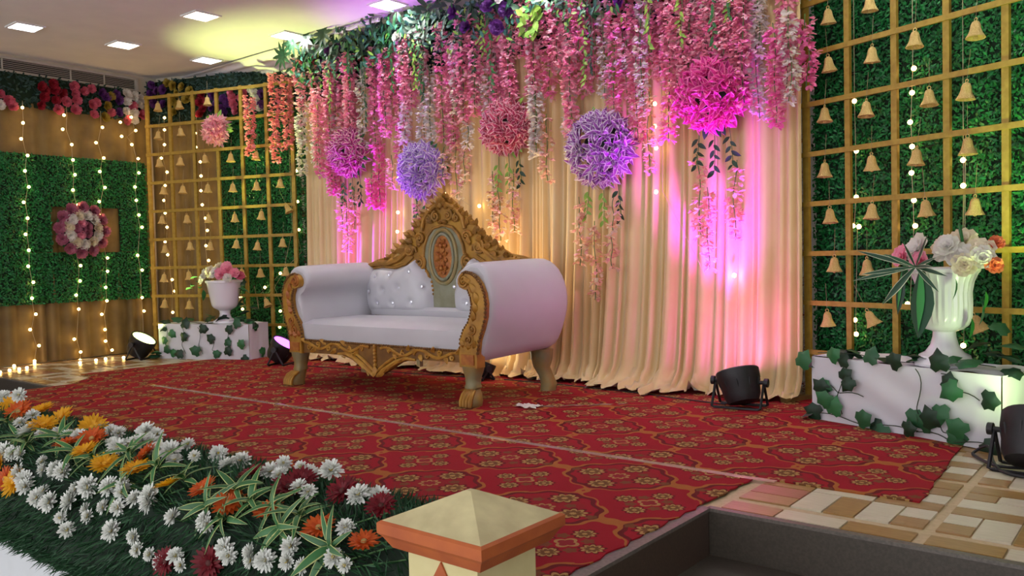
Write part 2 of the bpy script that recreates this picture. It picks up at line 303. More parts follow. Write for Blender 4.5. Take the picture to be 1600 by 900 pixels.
BED_YELLOW = [(-5.0,1.8,0.172),(-4.626,1.8,0.178),(-4.393,1.804,0.162),(-4.282,1.675,0.161),(-3.954,1.757,0.171),(-3.675,1.599,0.129),(-3.449,1.578,0.108),(-3.21,1.589,0.119),(-2.938,1.575,0.104),(-4.336,1.491,-0.012),(-4.106,1.477,-0.043)]
BED_ORANGE = [(-4.723,1.729,0.173),(-3.861,1.607,0.137),(-3.754,1.666,0.159),(-3.267,1.659,0.158),(-2.725,1.589,0.119),(-2.535,1.573,0.102),(-2.321,1.582,0.112),(-2.056,1.576,0.106),(-1.85,1.575,0.104),(-4.208,1.476,-0.044)]
BED_RED = [(-2.591,1.706,0.168),(-2.349,1.68,0.162),(-2.346,1.73,0.173),(-2.125,1.728,0.172),(-1.915,1.703,0.167),(-2.738,1.45,-0.103),(-2.492,1.468,-0.061)]
BED_WHITE = [(-5.112,1.8,0.207),(-4.898,1.8,0.237),(-4.553,1.731,0.173),(-4.485,1.648,0.156),(-4.308,1.627,0.151),(-4.303,1.607,0.137),(-4.158,1.616,0.146),(-4.044,1.643,0.155),(-3.955,1.648,0.156),(-3.876,1.664,0.159),(-3.936,1.79,0.165),(-3.833,1.789,0.165),(-3.757,1.787,0.165),(-3.594,1.68,0.162),(-3.506,1.66,0.158),(-3.49,1.699,0.166),(-3.448,1.725,0.172),(-3.537,1.8,0.194),(-3.449,1.8,0.191),(-3.427,1.765,0.17),(-3.252,1.708,0.168),(-3.94,1.534,0.064),(-3.888,1.515,0.039),(-3.782,1.523,0.052),(-3.716,1.524,0.054),(-4.341,1.526,0.056),(-4.266,1.529,0.059),(-4.186,1.538,0.068),(-4.102,1.495,-0.003),(-4.028,1.488,-0.019),(-3.989,1.477,-0.042),(-3.802,1.48,-0.035),(-3.844,1.467,-0.064),(-3.72,1.467,-0.065),(-3.549,1.48,-0.036),(-3.544,1.503,0.012),(-3.453,1.512,0.032),(-3.301,1.524,0.054),(-3.193,1.522,0.051),(-3.212,1.539,0.069),(-3.079,1.517,0.042),(-2.976,1.518,0.045),(-2.998,1.536,0.065),(-3.184,1.718,0.17),(-3.057,1.666,0.16),(-3.191,1.8,0.182),(-3.012,1.724,0.172),(-2.969,1.8,0.172),(-2.776,1.72,0.171),(-2.818,1.801,0.162),(-3.401,1.478,-0.041),(-3.365,1.469,-0.061),(-3.155,1.461,-0.077),(-3.278,1.49,-0.015),(-2.79,1.51,0.028),(-2.599,1.518,0.046),(-2.991,1.466,-0.068),(-2.939,1.45,-0.102),(-2.849,1.45,-0.1),(-2.767,1.449,-0.109),(-2.694,1.461,-0.077),(-2.647,1.453,-0.095),(-2.44,1.494,-0.007),(-2.302,1.499,0.004),(-2.539,1.742,0.175),(-2.477,1.736,0.174),(-2.539,1.8,0.194),(-2.442,1.8,0.194),(-2.392,1.8,0.177),(-2.275,1.8,0.203),(-2.309,1.694,0.165),(-2.246,1.683,0.163),(-2.051,1.731,0.173),(-2.056,1.781,0.166),(-2.007,1.778,0.167),(-2.577,1.516,0.041),(-2.407,1.486,-0.023),(-2.287,1.49,-0.015),(-2.221,1.497,-0.001),(-2.125,1.524,0.053),(-2.117,1.504,0.015),(-2.044,1.504,0.016),(-1.952,1.595,0.124),(-1.928,1.529,0.058),(-1.868,1.522,0.051),(-3.574,1.45,-0.099),(-3.501,1.443,-0.136),(-3.171,1.496,-0.001)]
BED_TUFT = [(-4.605,1.631,0.152),(-4.344,1.582,0.112),(-3.985,1.619,0.149),(-4.216,1.57,0.1),(-3.769,1.589,0.119),(-3.574,1.588,0.117),(-3.369,1.638,0.154),(-3.095,1.615,0.145),(-3.221,1.549,0.078),(-2.884,1.601,0.131),(-2.643,1.558,0.088),(-2.551,1.607,0.136),(-2.445,1.594,0.123),(-2.319,1.594,0.124),(-2.221,1.559,0.089),(-2.178,1.589,0.119),(-1.974,1.551,0.08),(-2.517,1.541,0.07)]
PARS = [(-8.261,4.19,0.0),(-6.508,4.576,0.0),(-2.102,4.652,0.0),(-4.438,4.745,0.0),(-0.538,3.879,0.0)]
MISC = [(-3.204,4.025,0.0),(-1.674,4.576,0.0),(-1.914,4.968,0.0),(-3.036,4.338,0.0)]
# ------------------------------------------------------------------ shared frames of the stage
LT0, LTA = Vector((-8.772, 4.595, 0)), rad(19.2)      # left lattice: foot of its first post, direction
RT0, RTA = Vector((-1.867, 5.213, 0)), rad(-20.3)     # right lattice
LW0, LWA = Vector((-8.893, 3.678, 0)), rad(93)        # left wall
def along(P, A, u, off, z):
    return Vector((P.x + math.cos(A) * u - math.sin(A) * off, P.y + math.sin(A) * u + math.cos(A) * off, z))
CEIL = 3.02
# ------------------------------------------------------------------ the setting
plaster = mat('white_plaster', '#ebe9ea', '#e6e4e6', rough=0.85, scale=4)
cream_wall = mat('cream_plaster', '#cfc6b4', '#c6bda9', rough=0.85, scale=4)
granite = mat('dark_granite', '#4c453c', '#413b33', rough=0.42, scale=120, bump=0.05)
granite_brown = mat('brown_granite', '#4c3d33', '#41342c', rough=0.4, scale=120, bump=0.05)
granite_edge = mat('granite_edge', '#6e6760', '#5c5650', rough=0.4, scale=90)
grout = mat('tile_grout', '#c4ae8c', '#b8a280', rough=0.6, scale=60)
hall_tile = mat('hall_floor_stone', '#b4aea6', '#a8a29a', rough=0.4, scale=6)
b = MB()
for x0, x1, y0, y1 in ((-9.6, 3.0, 2.80, 7.2), (-7.0, -1.38, 1.57, 2.80), (0.35, 3.0, 1.50, 2.80), (-9.6, -8.2, 1.50, 2.80)):
    b.box(((x0 + x1) / 2, (y0 + y1) / 2, -0.303), (x1 - x0, y1 - y0, 0.594))
tag(b.build('floor', grout, smooth=False), kind='structure')
floor_ob = bpy.data.objects['floor']
b = MB(); b.box((-3.2, 1.2, -0.65), (13.6, 12.6, 0.1))
tag(b.build('floor.001', hall_tile, smooth=False), kind='structure')
# two stair wells of dark granite sunk in the stage
for nm, x0, x1, yb in (('trim_1', -1.38, 0.35, 2.80), ('trim_2', -8.2, -7.0, 2.93 - 0.13)):
    e = tag(bpy.data.objects.new(nm, None), kind='structure'); COL.objects.link(e)
    e.location = ((x0 + x1) / 2, yb, 0); hw = (x1 - x0) / 2
    for i in range(3):
        y0 = -0.34 * i; z0 = -0.17 * i
        k = MB(); k.box((0, y0 - 0.006, z0 - 0.086), (2 * hw, 0.012, 0.168)); k.build('riser', granite, e, smooth=False)
        k = MB(); k.box((0, y0 + 0.002, z0 - 0.004), (2 * hw, 0.03, 0.012)); k.build('riser_nosing', granite_edge, e, smooth=False)
        for s, x in enumerate((-hw + 2 * hw * 0.25, hw - 2 * hw * 0.25)):
            k = MB(); k.box((x, y0 - 0.182, z0 - 0.178), (hw - 0.004, 0.338, 0.016)); k.build('tread_slab', granite, e, smooth=False)
    for s in (-1, 1):
        k = MB(); k.box((s * (hw - 0.006), -0.66, -0.30), (0.012, 1.28, 0.594)); k.build('side_slab', granite_brown, e, smooth=False)
        k = MB(); k.box((s * (hw + 0.012), -0.645, -0.004), (0.05, 1.29, 0.012)); k.build('side_nosing', granite_edge, e, smooth=False)
# patchwork tiles beside the carpet, each its own slab
TILE = {c: mat('tile_' + c, a, b2, rough=0.32, scale=14, stretch=(1, 6, 1)) for c, a, b2 in (
    ('tan', '#a58358', '#96744b'), ('cream', '#cfc6b0', '#c5bba3'), ('rose', '#a56a58', '#95604c'), ('ochre', '#a4814f', '#937143'))}
QUAD = [(.018, .122, .016, .118, 'tan'), (.126, .238, .012, .235, 'cream'), (.242, .348, .012, .235, 'ochre'), (.352, .465, .012, .235, 'cream'), (.469, .665, .012, .115, 'tan'), (.469, .665, .119, .235, 'rose'),
        (.018, .122, .122, .235, 'cream'), (.018, .238, .241, .335, 'tan'), (.242, .465, .241, .335, 'cream'), (.469, .665, .241, .335, 'ochre'),
        (.018, .238, .341, .45, 'cream'), (.242, .448, .341, .45, 'ochre'), (.452, .665, .341, .45, 'cream'), (.018, .122, .456, .552, 'tan'), (.126, .348, .456, .552, 'cream'),
        (.352, .665, .456, .552, 'ochre'), (.018, .238, .558, .66, 'ochre'), (.242, .465, .558, .66, 'cream'), (.469, .665, .558, .66, 'tan')]
_tm = {}
def tile(x0, x1, y0, y1, c):
    w, d = round(x1 - x0, 3), round(y1 - y0, 3)
    if (w, d, c) not in _tm:
        k = MB(); k.box((0, 0, -0.003), (w - .003, d - .003, 0.008)); _tm[(w, d, c)] = k.mesh('tile', TILE[c], smooth=False)
    ob('tile', _tm[(w, d, c)], floor_ob, ((x0 + x1) / 2, (y0 + y1) / 2, 0))
def tiles(X0, X1, Y0, Y1, skip):
    for i in range(-14, 3):
        for j in range(-1, 4):
            for sx in (1, -1):
                ox = -0.677 + 1.35 * i; oy = 2.97 + 0.70 * j
                for a, bb, c, d, col in QUAD:
                    x0, x1 = sorted((ox + sx * a, ox + sx * bb)); y0, y1 = oy + c, oy + d
                    x0, x1, y0, y1 = max(x0, X0), min(x1, X1), max(y0, Y0), min(y1, Y1)
                    if x1 - x0 < .02 or y1 - y0 < .02 or skip((x0 + x1) / 2, (y0 + y1) / 2): continue
                    tile(x0, x1, y0, y1, col)
tiles(-1.36, 0.30, 2.825, 4.45, lambda x, y: (y > 3.32 and x < -0.86) or (y - 4.3) > -0.35 * (x + 0.6) + .25)
tiles(-8.85, -7.02, 2.825, 4.55, lambda x, y: (y > 3.40 and x > -7.45))
# walls and ceiling
b = MB(); b.box((0, 0, 1.25), (7.4, 0.1, 3.7)); tag(b.build('wall_left', cream_wall, smooth=False, loc=along(LW0, LWA, -1.9, 0.09, 0.0), rz=LWA), kind='structure')
b = MB(); b.box((0, 0, 1.5), (3.4, 0.1, 3.2)); tag(b.build('wall_back_left', cream_wall, smooth=False, loc=along(LT0, LTA, 1.35, 0.34, 0), rz=LTA), kind='structure')
b = MB(); b.box((-4.3, 5.75, 1.5), (5.6, 0.1, 3.2)); tag(b.build('wall_back', plaster, smooth=False), kind='structure')
b = MB(); b.box((0, 0, 1.5), (5.0, 0.1, 3.2)); tag(b.build('wall_back_right', cream_wall, smooth=False, loc=along(RT0, RTA, 2.35, 0.34, 0), rz=RTA), kind='structure')
b = MB(); b.box((2.9, 0.2, 1.2), (0.1, 9.0, 3.8)); tag(b.build('wall_right', plaster, smooth=False), kind='structure')
b = MB(); b.box((-3.2, 0.6, CEIL + 0.06), (14.0, 12.6, 0.12)); tag(b.build('ceiling', plaster, smooth=False), kind='structure')
# ceiling lights
led = glow('panel_light', '#f4f6ff', PANEL_STRENGTH); led_b = glow('bright_panel_light', '#f6fff4', PANEL_STRENGTH * 5); led_w = glow('warm_panel_light', '#fff0d8', PANEL_STRENGTH)
frame_w = mat('white_enamel', '#e6e6e6', rough=0.4)
gx, gy = (-7.8, -6.45, -5.1, -3.75, -2.4, -1.05, 0.3), (3.03, 3.88, 4.74)
place = {(-7.8, 3.03): 'in the left row, nearest the hall', (-7.8, 3.88): 'in the left row, before the air vent end', (-7.8, 4.74): 'in the left row, next to the ceiling drape',
         (-6.45, 3.03): 'in the second row, cut by the top edge', (-6.45, 3.88): 'in the second row, in the plain ceiling', (-6.45, 4.74): 'glaring at the left end of the flower garland',
         (-5.1, 4.74): 'glaring above the garland leaves'}
for x in gx:  # unseen panels of the curtain row were added to light the curtain top
    for y in gy:
        if x > 0 and y > 4: continue
        t = thing('ceiling_light', 'square ceiling panel light ' + place.get((x, y), 'row %s along, %s deep, unseen above the stage' % (nth(gx.index(x) + 1), nth(gy.index(y) + 1))), 'light', (x, y, CEIL), 0, 'recessed panel lights')
        k = MB()
        for dx, dy, w, d in ((0, .112, .24, .016), (0, -.112, .24, .016), (.112, 0, .016, .21), (-.112, 0, .016, .21)): k.box((dx, dy, -.006), (w, d, .012))
        k.build('frame', frame_w, t, smooth=False)
        k = MB(); k.box((0, 0, -.003), (.208, .208, .005)); k.build('diffuser', led_w if (x, y) in ((-6.45, 3.88), (-7.8, 3.88)) else (led_b if y > 4 and x > -7 else led), t, smooth=False)
for i, x in enumerate((-6.45, -3.75, -1.05, 1.2)):  # unseen hall panels, added to brighten the ceiling and stage front
    for j, y in enumerate((1.3, -.5, -2.3, -4.1)):
        t = thing('ceiling_light', 'square ceiling panel light added over the unseen hall, row %s, %s from the stage' % (nth(i + 1), nth(j + 1)), 'light', (x, y, CEIL), 0, 'recessed panel lights')
        k = MB()
        for dx, dy, w, d in ((0, .112, .24, .016), (0, -.112, .24, .016), (.112, 0, .016, .21), (-.112, 0, .016, .21)): k.box((dx, dy, -.006), (w, d, .012))
        k.build('frame', frame_w, t, smooth=False)
        k = MB(); k.box((0, 0, -.003), (.208, .208, .005)); k.build('diffuser', led, t, smooth=False)
# pleated brown drape on the left wall and behind the left lattice
drape_brown = mat('ochre_drape', '#78602c', '#624c20', rough=0.6, scale=5, sheen=0.2)
def pleats(name, label, P, A, u0, u1, off, z0, z1, amp, wid, m, cat='curtain', parent=None, seed=1):
    rg = random.Random(seed); us = [u0]
    while us[-1] < u1: us.append(us[-1] + wid * rg.uniform(.6, 1.4))
    k = MB(); pts = []
    for i in range(len(us) - 1):
        for t in (0, .25, .5, .75): pts.append((us[i] + (us[i + 1] - us[i]) * t, [0, .75, 1, .7][int(t * 4)] * rg.uniform(.7, 1.2)))
    n = len(pts); zs = [z0 + (z1 - z0) * j / 5 for j in range(6)]
    vs = [along(P, A, u, off - amp * h * (1 - .15 * j), z) for j, z in enumerate(zs) for u, h in pts]
    k.add(vs, [(j * n + i, j * n + i + 1, (j + 1) * n + i + 1, (j + 1) * n + i) for j in range(5) for i in range(n - 1)])
    return tag(k.build(name, m, parent, sharp=None), label, cat)
pleats('wall_drape', 'ochre pleated drape hanging on the left wall under the flower panels', LW0, LWA, -2.2, 0.93, -0.005, 0.01, 2.56, .055, .15, drape_brown)
pleats('wall_drape', 'ochre drape behind the left end of the left gold lattice', LT0, LTA, -0.15, 0.78, .22, 0.01, 2.56, .035, .15, drape_brown, seed=4)
# air vent over the left wall
t = thing('air_vent', 'long white air vent grille high on the left wall above the flower panels', 'vent', along(LW0, LWA, 0.0, 0.03, 2.91), LWA)
k = MB()
for (x, z, w, h) in ((-.45, .065, 2.75, .022), (-.45, -.065, 2.75, .022), (.91, 0, .03, .15), (-1.8, 0, .03, .15)): k.box((x, 0, z), (w, .05, h))
k.build('frame', mat('vent_enamel', '#b8b2aa', rough=0.5), t, smooth=False)
k = MB(); k.box((-.45, .010, 0), (2.7, .006, .13)); k.build('duct_back', mat('vent_dark', '#2c2a28', rough=0.9), t, smooth=False)
for j in range(6):
    k = MB(); k.box((-.45, -.006, -.046 + .018 * j), (2.68, .016, .004)); k.build('slat', MATS['vent_enamel'], t, smooth=False)
for x in (-1.1, -.45, .2, .55):
    k = MB(); k.box((x, -.012, 0), (.012, .012, .12)); k.build('mullion', MATS['vent_enamel'], t, smooth=False)
# white cloth draped under the ceiling at the back, and its edge rod
def cdrape(u, v):
    x = -8.75 + 4.9 * u; y = 4.93 + .40 * v + (.30 * max(0, u - .35) * (1 - v)); y = min(y, 4.99 + .33 * v)
    z = CEIL - .012 - .10 * v - .05 * math.sin(PI * u) * v - (.012 * math.sin(26 * v + 5 * u) + .008 * math.sin(11 * u + 17 * v)) * (0.3 + v)
    return (x, y, min(z, CEIL - .004))
k = MB(); k.grid(cdrape, 50, 24)
tag(k.build('ceiling_drape', mat('white_drape', '#dcd9de', rough=0.7, sheen=0.2), sharp=None), 'white cloth draped under the ceiling edge behind the panel lights', 'drape')
k = MB(); k.tube([(-6.15 + .76 * t + .0, 4.9 + .006 * math.sin(40 * t), 2.975 + .012 * t + .006 * math.sin(31 * t)) for t in [i / 14 for i in range(15)]], [.012 + .006 * abs(math.sin(i * 1.9)) for i in range(15)], 7)
tag(k.build('cloth_rod', MATS['white_drape']), 'white cloth wound rod above the left end of the flower garland', 'rod')

# ------------------------------------------------------------------ green leaf mats on the walls
leafm = mat('boxwood_leaf', '#18803c', '#0b4c22', rough=0.45, by='island', spec=0.4)
matback = mat('boxwood_back', '#06240f', rough=0.9)
def mat_mesh(w, h, seed, n):
    rg = random.Random(seed); k = MB(); k.box((0, .012, 0), (w, .012, h), mi=1)
    for i in range(n):
        x, z = rg.uniform(-w / 2, w / 2), rg.uniform(-h / 2, h / 2); y = -rg.uniform(.0, .035)
        a = rg.uniform(0, 2 * PI); L = rg.uniform(.011, .018); W2 = L * .42; tl = rg.uniform(.15, .8)
        d = Vector((math.cos(a), -tl, math.sin(a))).normalized(); s_ = Vector((-math.sin(a), rg.uniform(-.4, .4), math.cos(a)))
        c = Vector((x, y, z)); k.add([c - d * L, c + s_ * W2, c + d * L, c - s_ * W2], [(0, 1, 2, 3)])
    return k.mesh('hedge_mat', [leafm, matback], smooth=False)
_mm = {}
def hedge(name, label, P, A, off, cells):
    t = thing(name, label, 'hedge', along(P, A, 0, off, 0), A)
    for i, (u0, u1, z0, z1) in enumerate(cells):
        w, h = round(u1 - u0, 2), round(z1 - z0, 2); key = (w, h, i % 3)
        if key not in _mm: _mm[key] = mat_mesh(w - .006, h - .006, len(_mm), int(w * h * 7000))
        ob('hedge_mat', _mm[key], t, ((u0 + u1) / 2, 0.004 * ((i * 7) % 3), (z0 + z1) / 2))
def cells(u, z, hole=()):
    return [(u[i], u[i + 1], z[j], z[j + 1]) for i in range(len(u) - 1) for j in range(len(z) - 1) if (i, j) not in hole]
hedge('hedge_wall', 'square of green leaf mats on the left wall around the flower wreath', LW0, LWA, -.055, cells([-1.3, -.7, -.09, .61, .93], [.585, 1.095, 1.555, 2.06], {(2, 1)}))
hedge('hedge_wall', 'green leaf mat wall behind the right half of the left lattice', LT0, LTA, .16, cells([.78, 1.28, 1.78, 2.28, 2.75], [.0, .5, 1.0, 1.5, 2.0, 2.5]))
hedge('hedge_wall', 'tall green leaf mat wall behind the right gold lattice', RT0, RTA, .16, cells([-.075, .535, 1.035, 1.535, 2.035, 2.535], [.0, .5, 1.0, 1.5, 2.0, 2.5, 3.0]))

# ------------------------------------------------------------------ gold lattices
gold_paint = mat('gold_paint', '#aa8c38', '#987a2c', rough=0.5, scale=30, metal=0.15)
def lattice(name, label, P, A):
    t = thing(name, label, 'lattice', (P.x, P.y, 0), A)
    for i in range(7):
        k = MB(); k.box((.305 * i, 0, 1.385), (.042 if i in (0, 6) else .036, .022, 2.77)); k.build('post', gold_paint, t, smooth=False)
    for j in range(9):
        k = MB(); k.box((.915, -.014, .303 + .305 * j), (1.87, .016, .030)); k.build('rail', gold_paint, t, smooth=False)
    for u in (0, 1.83):
        k = MB(); k.box((u, -.06, .016), (.05, .34, .03)); k.build('base_block', mat('raw_timber', '#8a6a3c', '#7c5c30', rough=0.7), t, smooth=False)
    return t
lattice('lattice_panel', 'gold painted wooden lattice panel at the left of the stage', LT0, LTA)
lattice('lattice_panel', 'gold painted wooden lattice panel at the right of the curtain', RT0, RTA)
# bells
bell_gold = mat('glitter_gold', '#f4d894', '#d8ae62', rough=0.3, metal=0.35, scale=300, bump=0.8, bscale=420)
k = MB(); k.lathe([(.007, .0), (.017, -.006), (.023, -.02), (.026, -.04), (.032, -.060), (.042, -.078), (.047, -.087), (.040, -.088), (.026, -.06), (.012, -.02)], 14)
bell_me = k.mesh('bell', bell_gold)
k = MB(); k.tube([(.009 * math.cos(a), 0, .008 + .009 * math.sin(a)) for a in [2 * PI * i / 8 for i in range(9)]], .0025, 5); loop_me = k.mesh('hanging_loop', bell_gold)
k = MB(); k.ball((0, 0, -.084), (.011, .011, .011), 8, 5); clap_me = k.mesh('clapper', bell_gold)
k = MB(); k.tube([(0, 0, .015), (0, .01, .17)], .0012, 3); thr_me = k.mesh('thread', mat('thread', '#9a8c70', rough=0.7))
def bells(L, P, A, side):
    cols = {}
    for u, z in L:
        c, r = int(u / .305) + 1, int((2.743 - z) / .305) + 1
        o = ob('bell', bell_me, None, along(P, A, u, -.052, z + .042))
        tilt = -.45 if (u, z) in (L[-1], L[21] if len(L) > 21 else None) else rnd(-.08, .08)
        o.rotation_euler = (rnd(-.1, .1), tilt, A + rnd(-.5, .5))
        lab = 'gold glitter bell in column %s, row %s of the %s gold lattice' % (nth(c), nth(r), side)
        if lab in cols: lab = 'gold glitter bell, lower of two in column %s, row %s of the %s lattice' % (nth(c), nth(r), side)
        cols[lab] = 1
        tag(o, lab, 'bell', 'bells on the %s lattice' % side)
        ob('hanging_loop', loop_me, o); ob('clapper', clap_me, o); ob('thread', thr_me, o)
bells(BELLS_LEFT, LT0, LTA, 'left'); bells(BELLS_RIGHT, RT0, RTA, 'right')
# fairy lights
bulbm = glow('fairy_bulb', '#ffcf7a', BULB_STRENGTH)
wirem = mat('clear_wire', '#b9a98a', rough=0.4)
k = MB(); k.ball((0, 0, 0), (.0145, .0145, .0145), 6, 4); bulb_me = k.mesh('bulb', bulbm)
def strand(label, pts, top=None, bottom=None, wire_r=.0018):
    t = thing('fairy_light_strand', label, 'fairy lights', tuple(pts[0]), 0, 'fairy light strands'); o = Vector(pts[0])
    for p in pts: ob('bulb', bulb_me, t, Vector(p) - o)
    m = sum((Vector(p) for p in pts), Vector()) / len(pts); path = []
    for i, p in enumerate(pts):
        p = Vector(p); path.append(Vector((m.x + (p.x - m.x) * .55, m.y + (p.y - m.y) * .55, p.z)) - o)
    if top: path.insert(0, Vector((path[0].x, path[0].y, top - o.z)))
    if bottom is not None: path.append(Vector((path[-1].x, path[-1].y, bottom - o.z)))
    k = MB(); k.tube(path, wire_r, 4); k.build('wire', wirem, t)
for L, n in zip(LIGHTS_WALL, ('leftmost strand of fairy lights on the left wall', 'fairy light strand hanging over the left part of the flower wreath', 'fairy light strand hanging past the right rim of the flower wreath', 'fairy light strand in the left wall corner before the lattice')):
    strand(n, [along(LW0, LWA, u, -.10, z) for u, z in L], 2.56, .03)
for L, n in zip(LIGHTS_LATTICE_LEFT, ('fairy light strand in the first column of the left lattice', 'fairy light strand in the third column of the left lattice', 'fairy lights scattered down the right edge of the left lattice', 'fairy lights in the leaf mats between left lattice and curtain')):
    strand(n, [along(LT0, LTA, u, .085, z) for u, z in L], 2.5)
for L, n in zip(LIGHTS_LATTICE_RIGHT, ('fairy light strand in the third column of the right lattice', 'fairy light strand in the second column of the right lattice', 'fairy light strand in the fourth column of the right lattice')):
    strand(n, [along(RT0, RTA, u, .085, z) for u, z in L], 2.7)
for L, n in zip(LIGHTS_CURTAIN, ('fairy lights on the curtain between violet and fuchsia flower balls', 'fairy lights on the curtain left of the lilac flower ball', 'fairy lights on the curtain above the sofa crest')):
    strand(n, [(x, 5.045, z) for x, z in L], 2.4)
strand('fairy lights lying on the tiles along the left wall foot', [(x, y, .016) for x, y in sorted(LIGHTS_FLOOR, key=lambda p: p[1])])

# ------------------------------------------------------------------ carpets and tape
cm = carpet_mat('red_carpet', -1.905, 3.79); cm2 = carpet_mat('red_carpet_front', -1.867, 2.97)
def slab(name, pts, z0, z1, m, label, cat):
    k = MB(); n = len(pts)
    k.add([(x, y, z0) for x, y in pts] + [(x, y, z1) for x, y in pts], [tuple(range(n - 1, -1, -1)), tuple(range(n, 2 * n))] + [(i, (i + 1) % n, n + (i + 1) % n, n + i) for i in range(n)])
    return tag(k.build(name, m, smooth=False), label, cat)
wob = lambda a, b, n, w: [(a[0] + (b[0] - a[0]) * i / n + rnd(-w, w), a[1] + (b[1] - a[1]) * i / n + rnd(-w, w)) for i in range(n)]
slab('carpet', wob((-7.54, 3.25), (-.765, 3.27), 40, .004) + wob((-.765, 3.27), (-.84, 4.28), 16, .008) + [(-.84, 4.7), (-1.9, 5.25), (-7.0, 5.2), (-7.47, 4.6)], .001, .007, cm, 'red and gold patterned carpet under the sofa and along the curtain', 'carpet')
slab('carpet', [(-6.97, 1.60), (-1.42, 1.60)] + wob((-1.42, 1.7), (-1.395, 3.24), 30, .010) + [(-1.395, 3.245), (-7.3, 3.245), (-6.97, 2.93)], .001, .007, cm2, 'red and gold patterned carpet piece between the flower bed and the seam', 'carpet')
tape = mat('clear_tape', '#c09a94', '#d4b4ac', rough=0.1, scale=9, alpha=0.62, spec=1.0)
k = MB(); k.grid(lambda u, v: (-6.3 + 5.0 * u, 3.226 + .042 * v + .006 * math.sin(5 * u), .0085 + .0012 * math.sin(60 * u) * math.sin(PI * v)), 160, 4)
tag(k.build('seam_tape', tape, sharp=None), 'shiny clear tape along the carpet seam', 'tape')
k = MB(); k.grid(lambda u, v: (-3.15 + .42 * u, 4.05 + .38 * u + .045 * v, .0085 + .002 * math.sin(20 * u)), 20, 3)
tag(k.build('tape_strip', mat('grey_tape', '#a88a80', '#8f6f66', rough=0.25), sharp=None), 'short greyish tape strip on the carpet right of the sofa', 'tape')
rg = random.Random(3)
k = MB(); k.grid(lambda u, v: (-3.27 + .15 * u + .02 * math.sin(9 * v), 3.99 + .10 * v, .009 + .016 * abs(math.sin(5 * u + 7 * v)) * rg.uniform(.3, 1)), 9, 7)
tag(k.build('paper_scrap', mat('crumpled_paper', '#d8cfc8', rough=0.6), sharp=20), 'crumpled white paper scrap on the carpet before the sofa', 'paper')
# ------------------------------------------------------------------ stage front
k = MB()
def skirt(u, v): return (-7.0 + 5.6 * u, 1.562 - .008 * math.sin(140 * u) * (1 - v) - .01 * v, -.6 + .58 * v)
k.grid(skirt, 240, 6)
tag(k.build('stage_skirt', mat('white_skirt', '#d8dcdf', rough=0.7), sharp=None), 'white cloth skirt hanging down the stage front under the flower bed', 'cloth')
t = thing('newel_post', 'cream masonry newel post with orange rimmed pyramid cap at the stair well', 'post', (-1.372, 1.503, -.6))
crm = mat('cream_paint', '#d9cf9a', '#cfc48c', rough=0.7, scale=9, bump=0.12, bscale=26); org = mat('orange_paint', '#b8602c', '#a8542a', rough=0.65, scale=12, bump=0.1)
stain = mat('worn_cream_paint', '#d4ca98', '#bdb184', rough=0.75, scale=11, bump=0.15, bscale=30)
k = MB(); k.box((0, 0, .415), (.225, .215, .83)); k.build('shaft', crm, t, smooth=False)
k = MB()
a, b2 = .165, .152
k.add([(-a, -b2, .90), (a, -b2, .90), (a, b2, .90), (-a, b2, .90), (-.01, -.01, .968), (.01, -.01, .968), (.01, .01, .968), (-.01, .01, .968)], [(0, 1, 5, 4), (1, 2, 6, 5), (2, 3, 7, 6), (3, 0, 4, 7), (4, 5, 6, 7), (3, 2, 1, 0)])
k.build('cap', stain, t, smooth=False)
k = MB(); vs = []
for x, y, z in ((.163, .150, .902), (.170, .157, .897), (.170, .157, .872), (.160, .148, .862), (.142, .132, .834), (.112, .107, .830)):
    vs += [(-x, -y, z), (x, -y, z), (x, y, z), (-x, y, z)]
k.add(vs, [(4 * i + j, 4 * i + 4 + j, 4 * i + 4 + (j + 1) % 4, 4 * i + (j + 1) % 4) for i in range(5) for j in range(4)] + [(0, 1, 2, 3)])
k.build('cap_rim', org, t, smooth=False)
k = MB(); k.prism([(0, .822), (-.028, .777), (-.030, .73), (-.018, .68), (0, .65), (.018, .68), (.030, .73), (.028, .777)], -.1125, -.106)
k.build('leaf_motif', org, t, smooth=False)
# ------------------------------------------------------------------ the throne sofa
antique = mat('antique_gold', '#b5862e', '#916526', rough=0.45, metal=0.25, scale=9, bump=0.15, bscale=60)
antique2 = mat('antique_gold_patina', '#9c7c3c', '#86805e', rough=0.5, metal=0.2, scale=7, bump=0.15, bscale=60)
rust_gold = mat('rust_gold', '#b0702e', '#965424', rough=0.5, metal=0.2, scale=30)
patina = mat('grey_patina', '#8a8a74', '#7d7a60', rough=0.55, metal=0.1, scale=12)
white_vinyl = mat('white_vinyl', '#c0bfc4', '#bab8be', rough=0.42, scale=3)
crystal = mat('crystal', '#f4f6ff', rough=0.05, metal=0.6)
sofa = thing('throne_sofa', 'white wedding sofa with carved antique gold frame and scrolled arms', 'sofa', (-4.425, 3.92, .007))
def loft(k, secs, n=12, mi=0, pw=3.0):
    vs = []
    for z, cx, cy, hx, hy in secs:
        for i in range(n):
            a = 2 * PI * (i + .5) / n; c, s = math.cos(a), math.sin(a)
            q = (abs(c) ** pw + abs(s) ** pw) ** (-1 / pw)
            vs.append((cx + hx * c * q, cy + hy * s * q, z))
    fs = [(i * n + j, i * n + (j + 1) % n, (i + 1) * n + (j + 1) % n, (i + 1) * n + j) for i in range(len(secs) - 1) for j in range(n)]
    fs += [tuple(range(n - 1, -1, -1)), tuple((len(secs) - 1) * n + j for j in range(n))]
    k.add(vs, fs, mi)
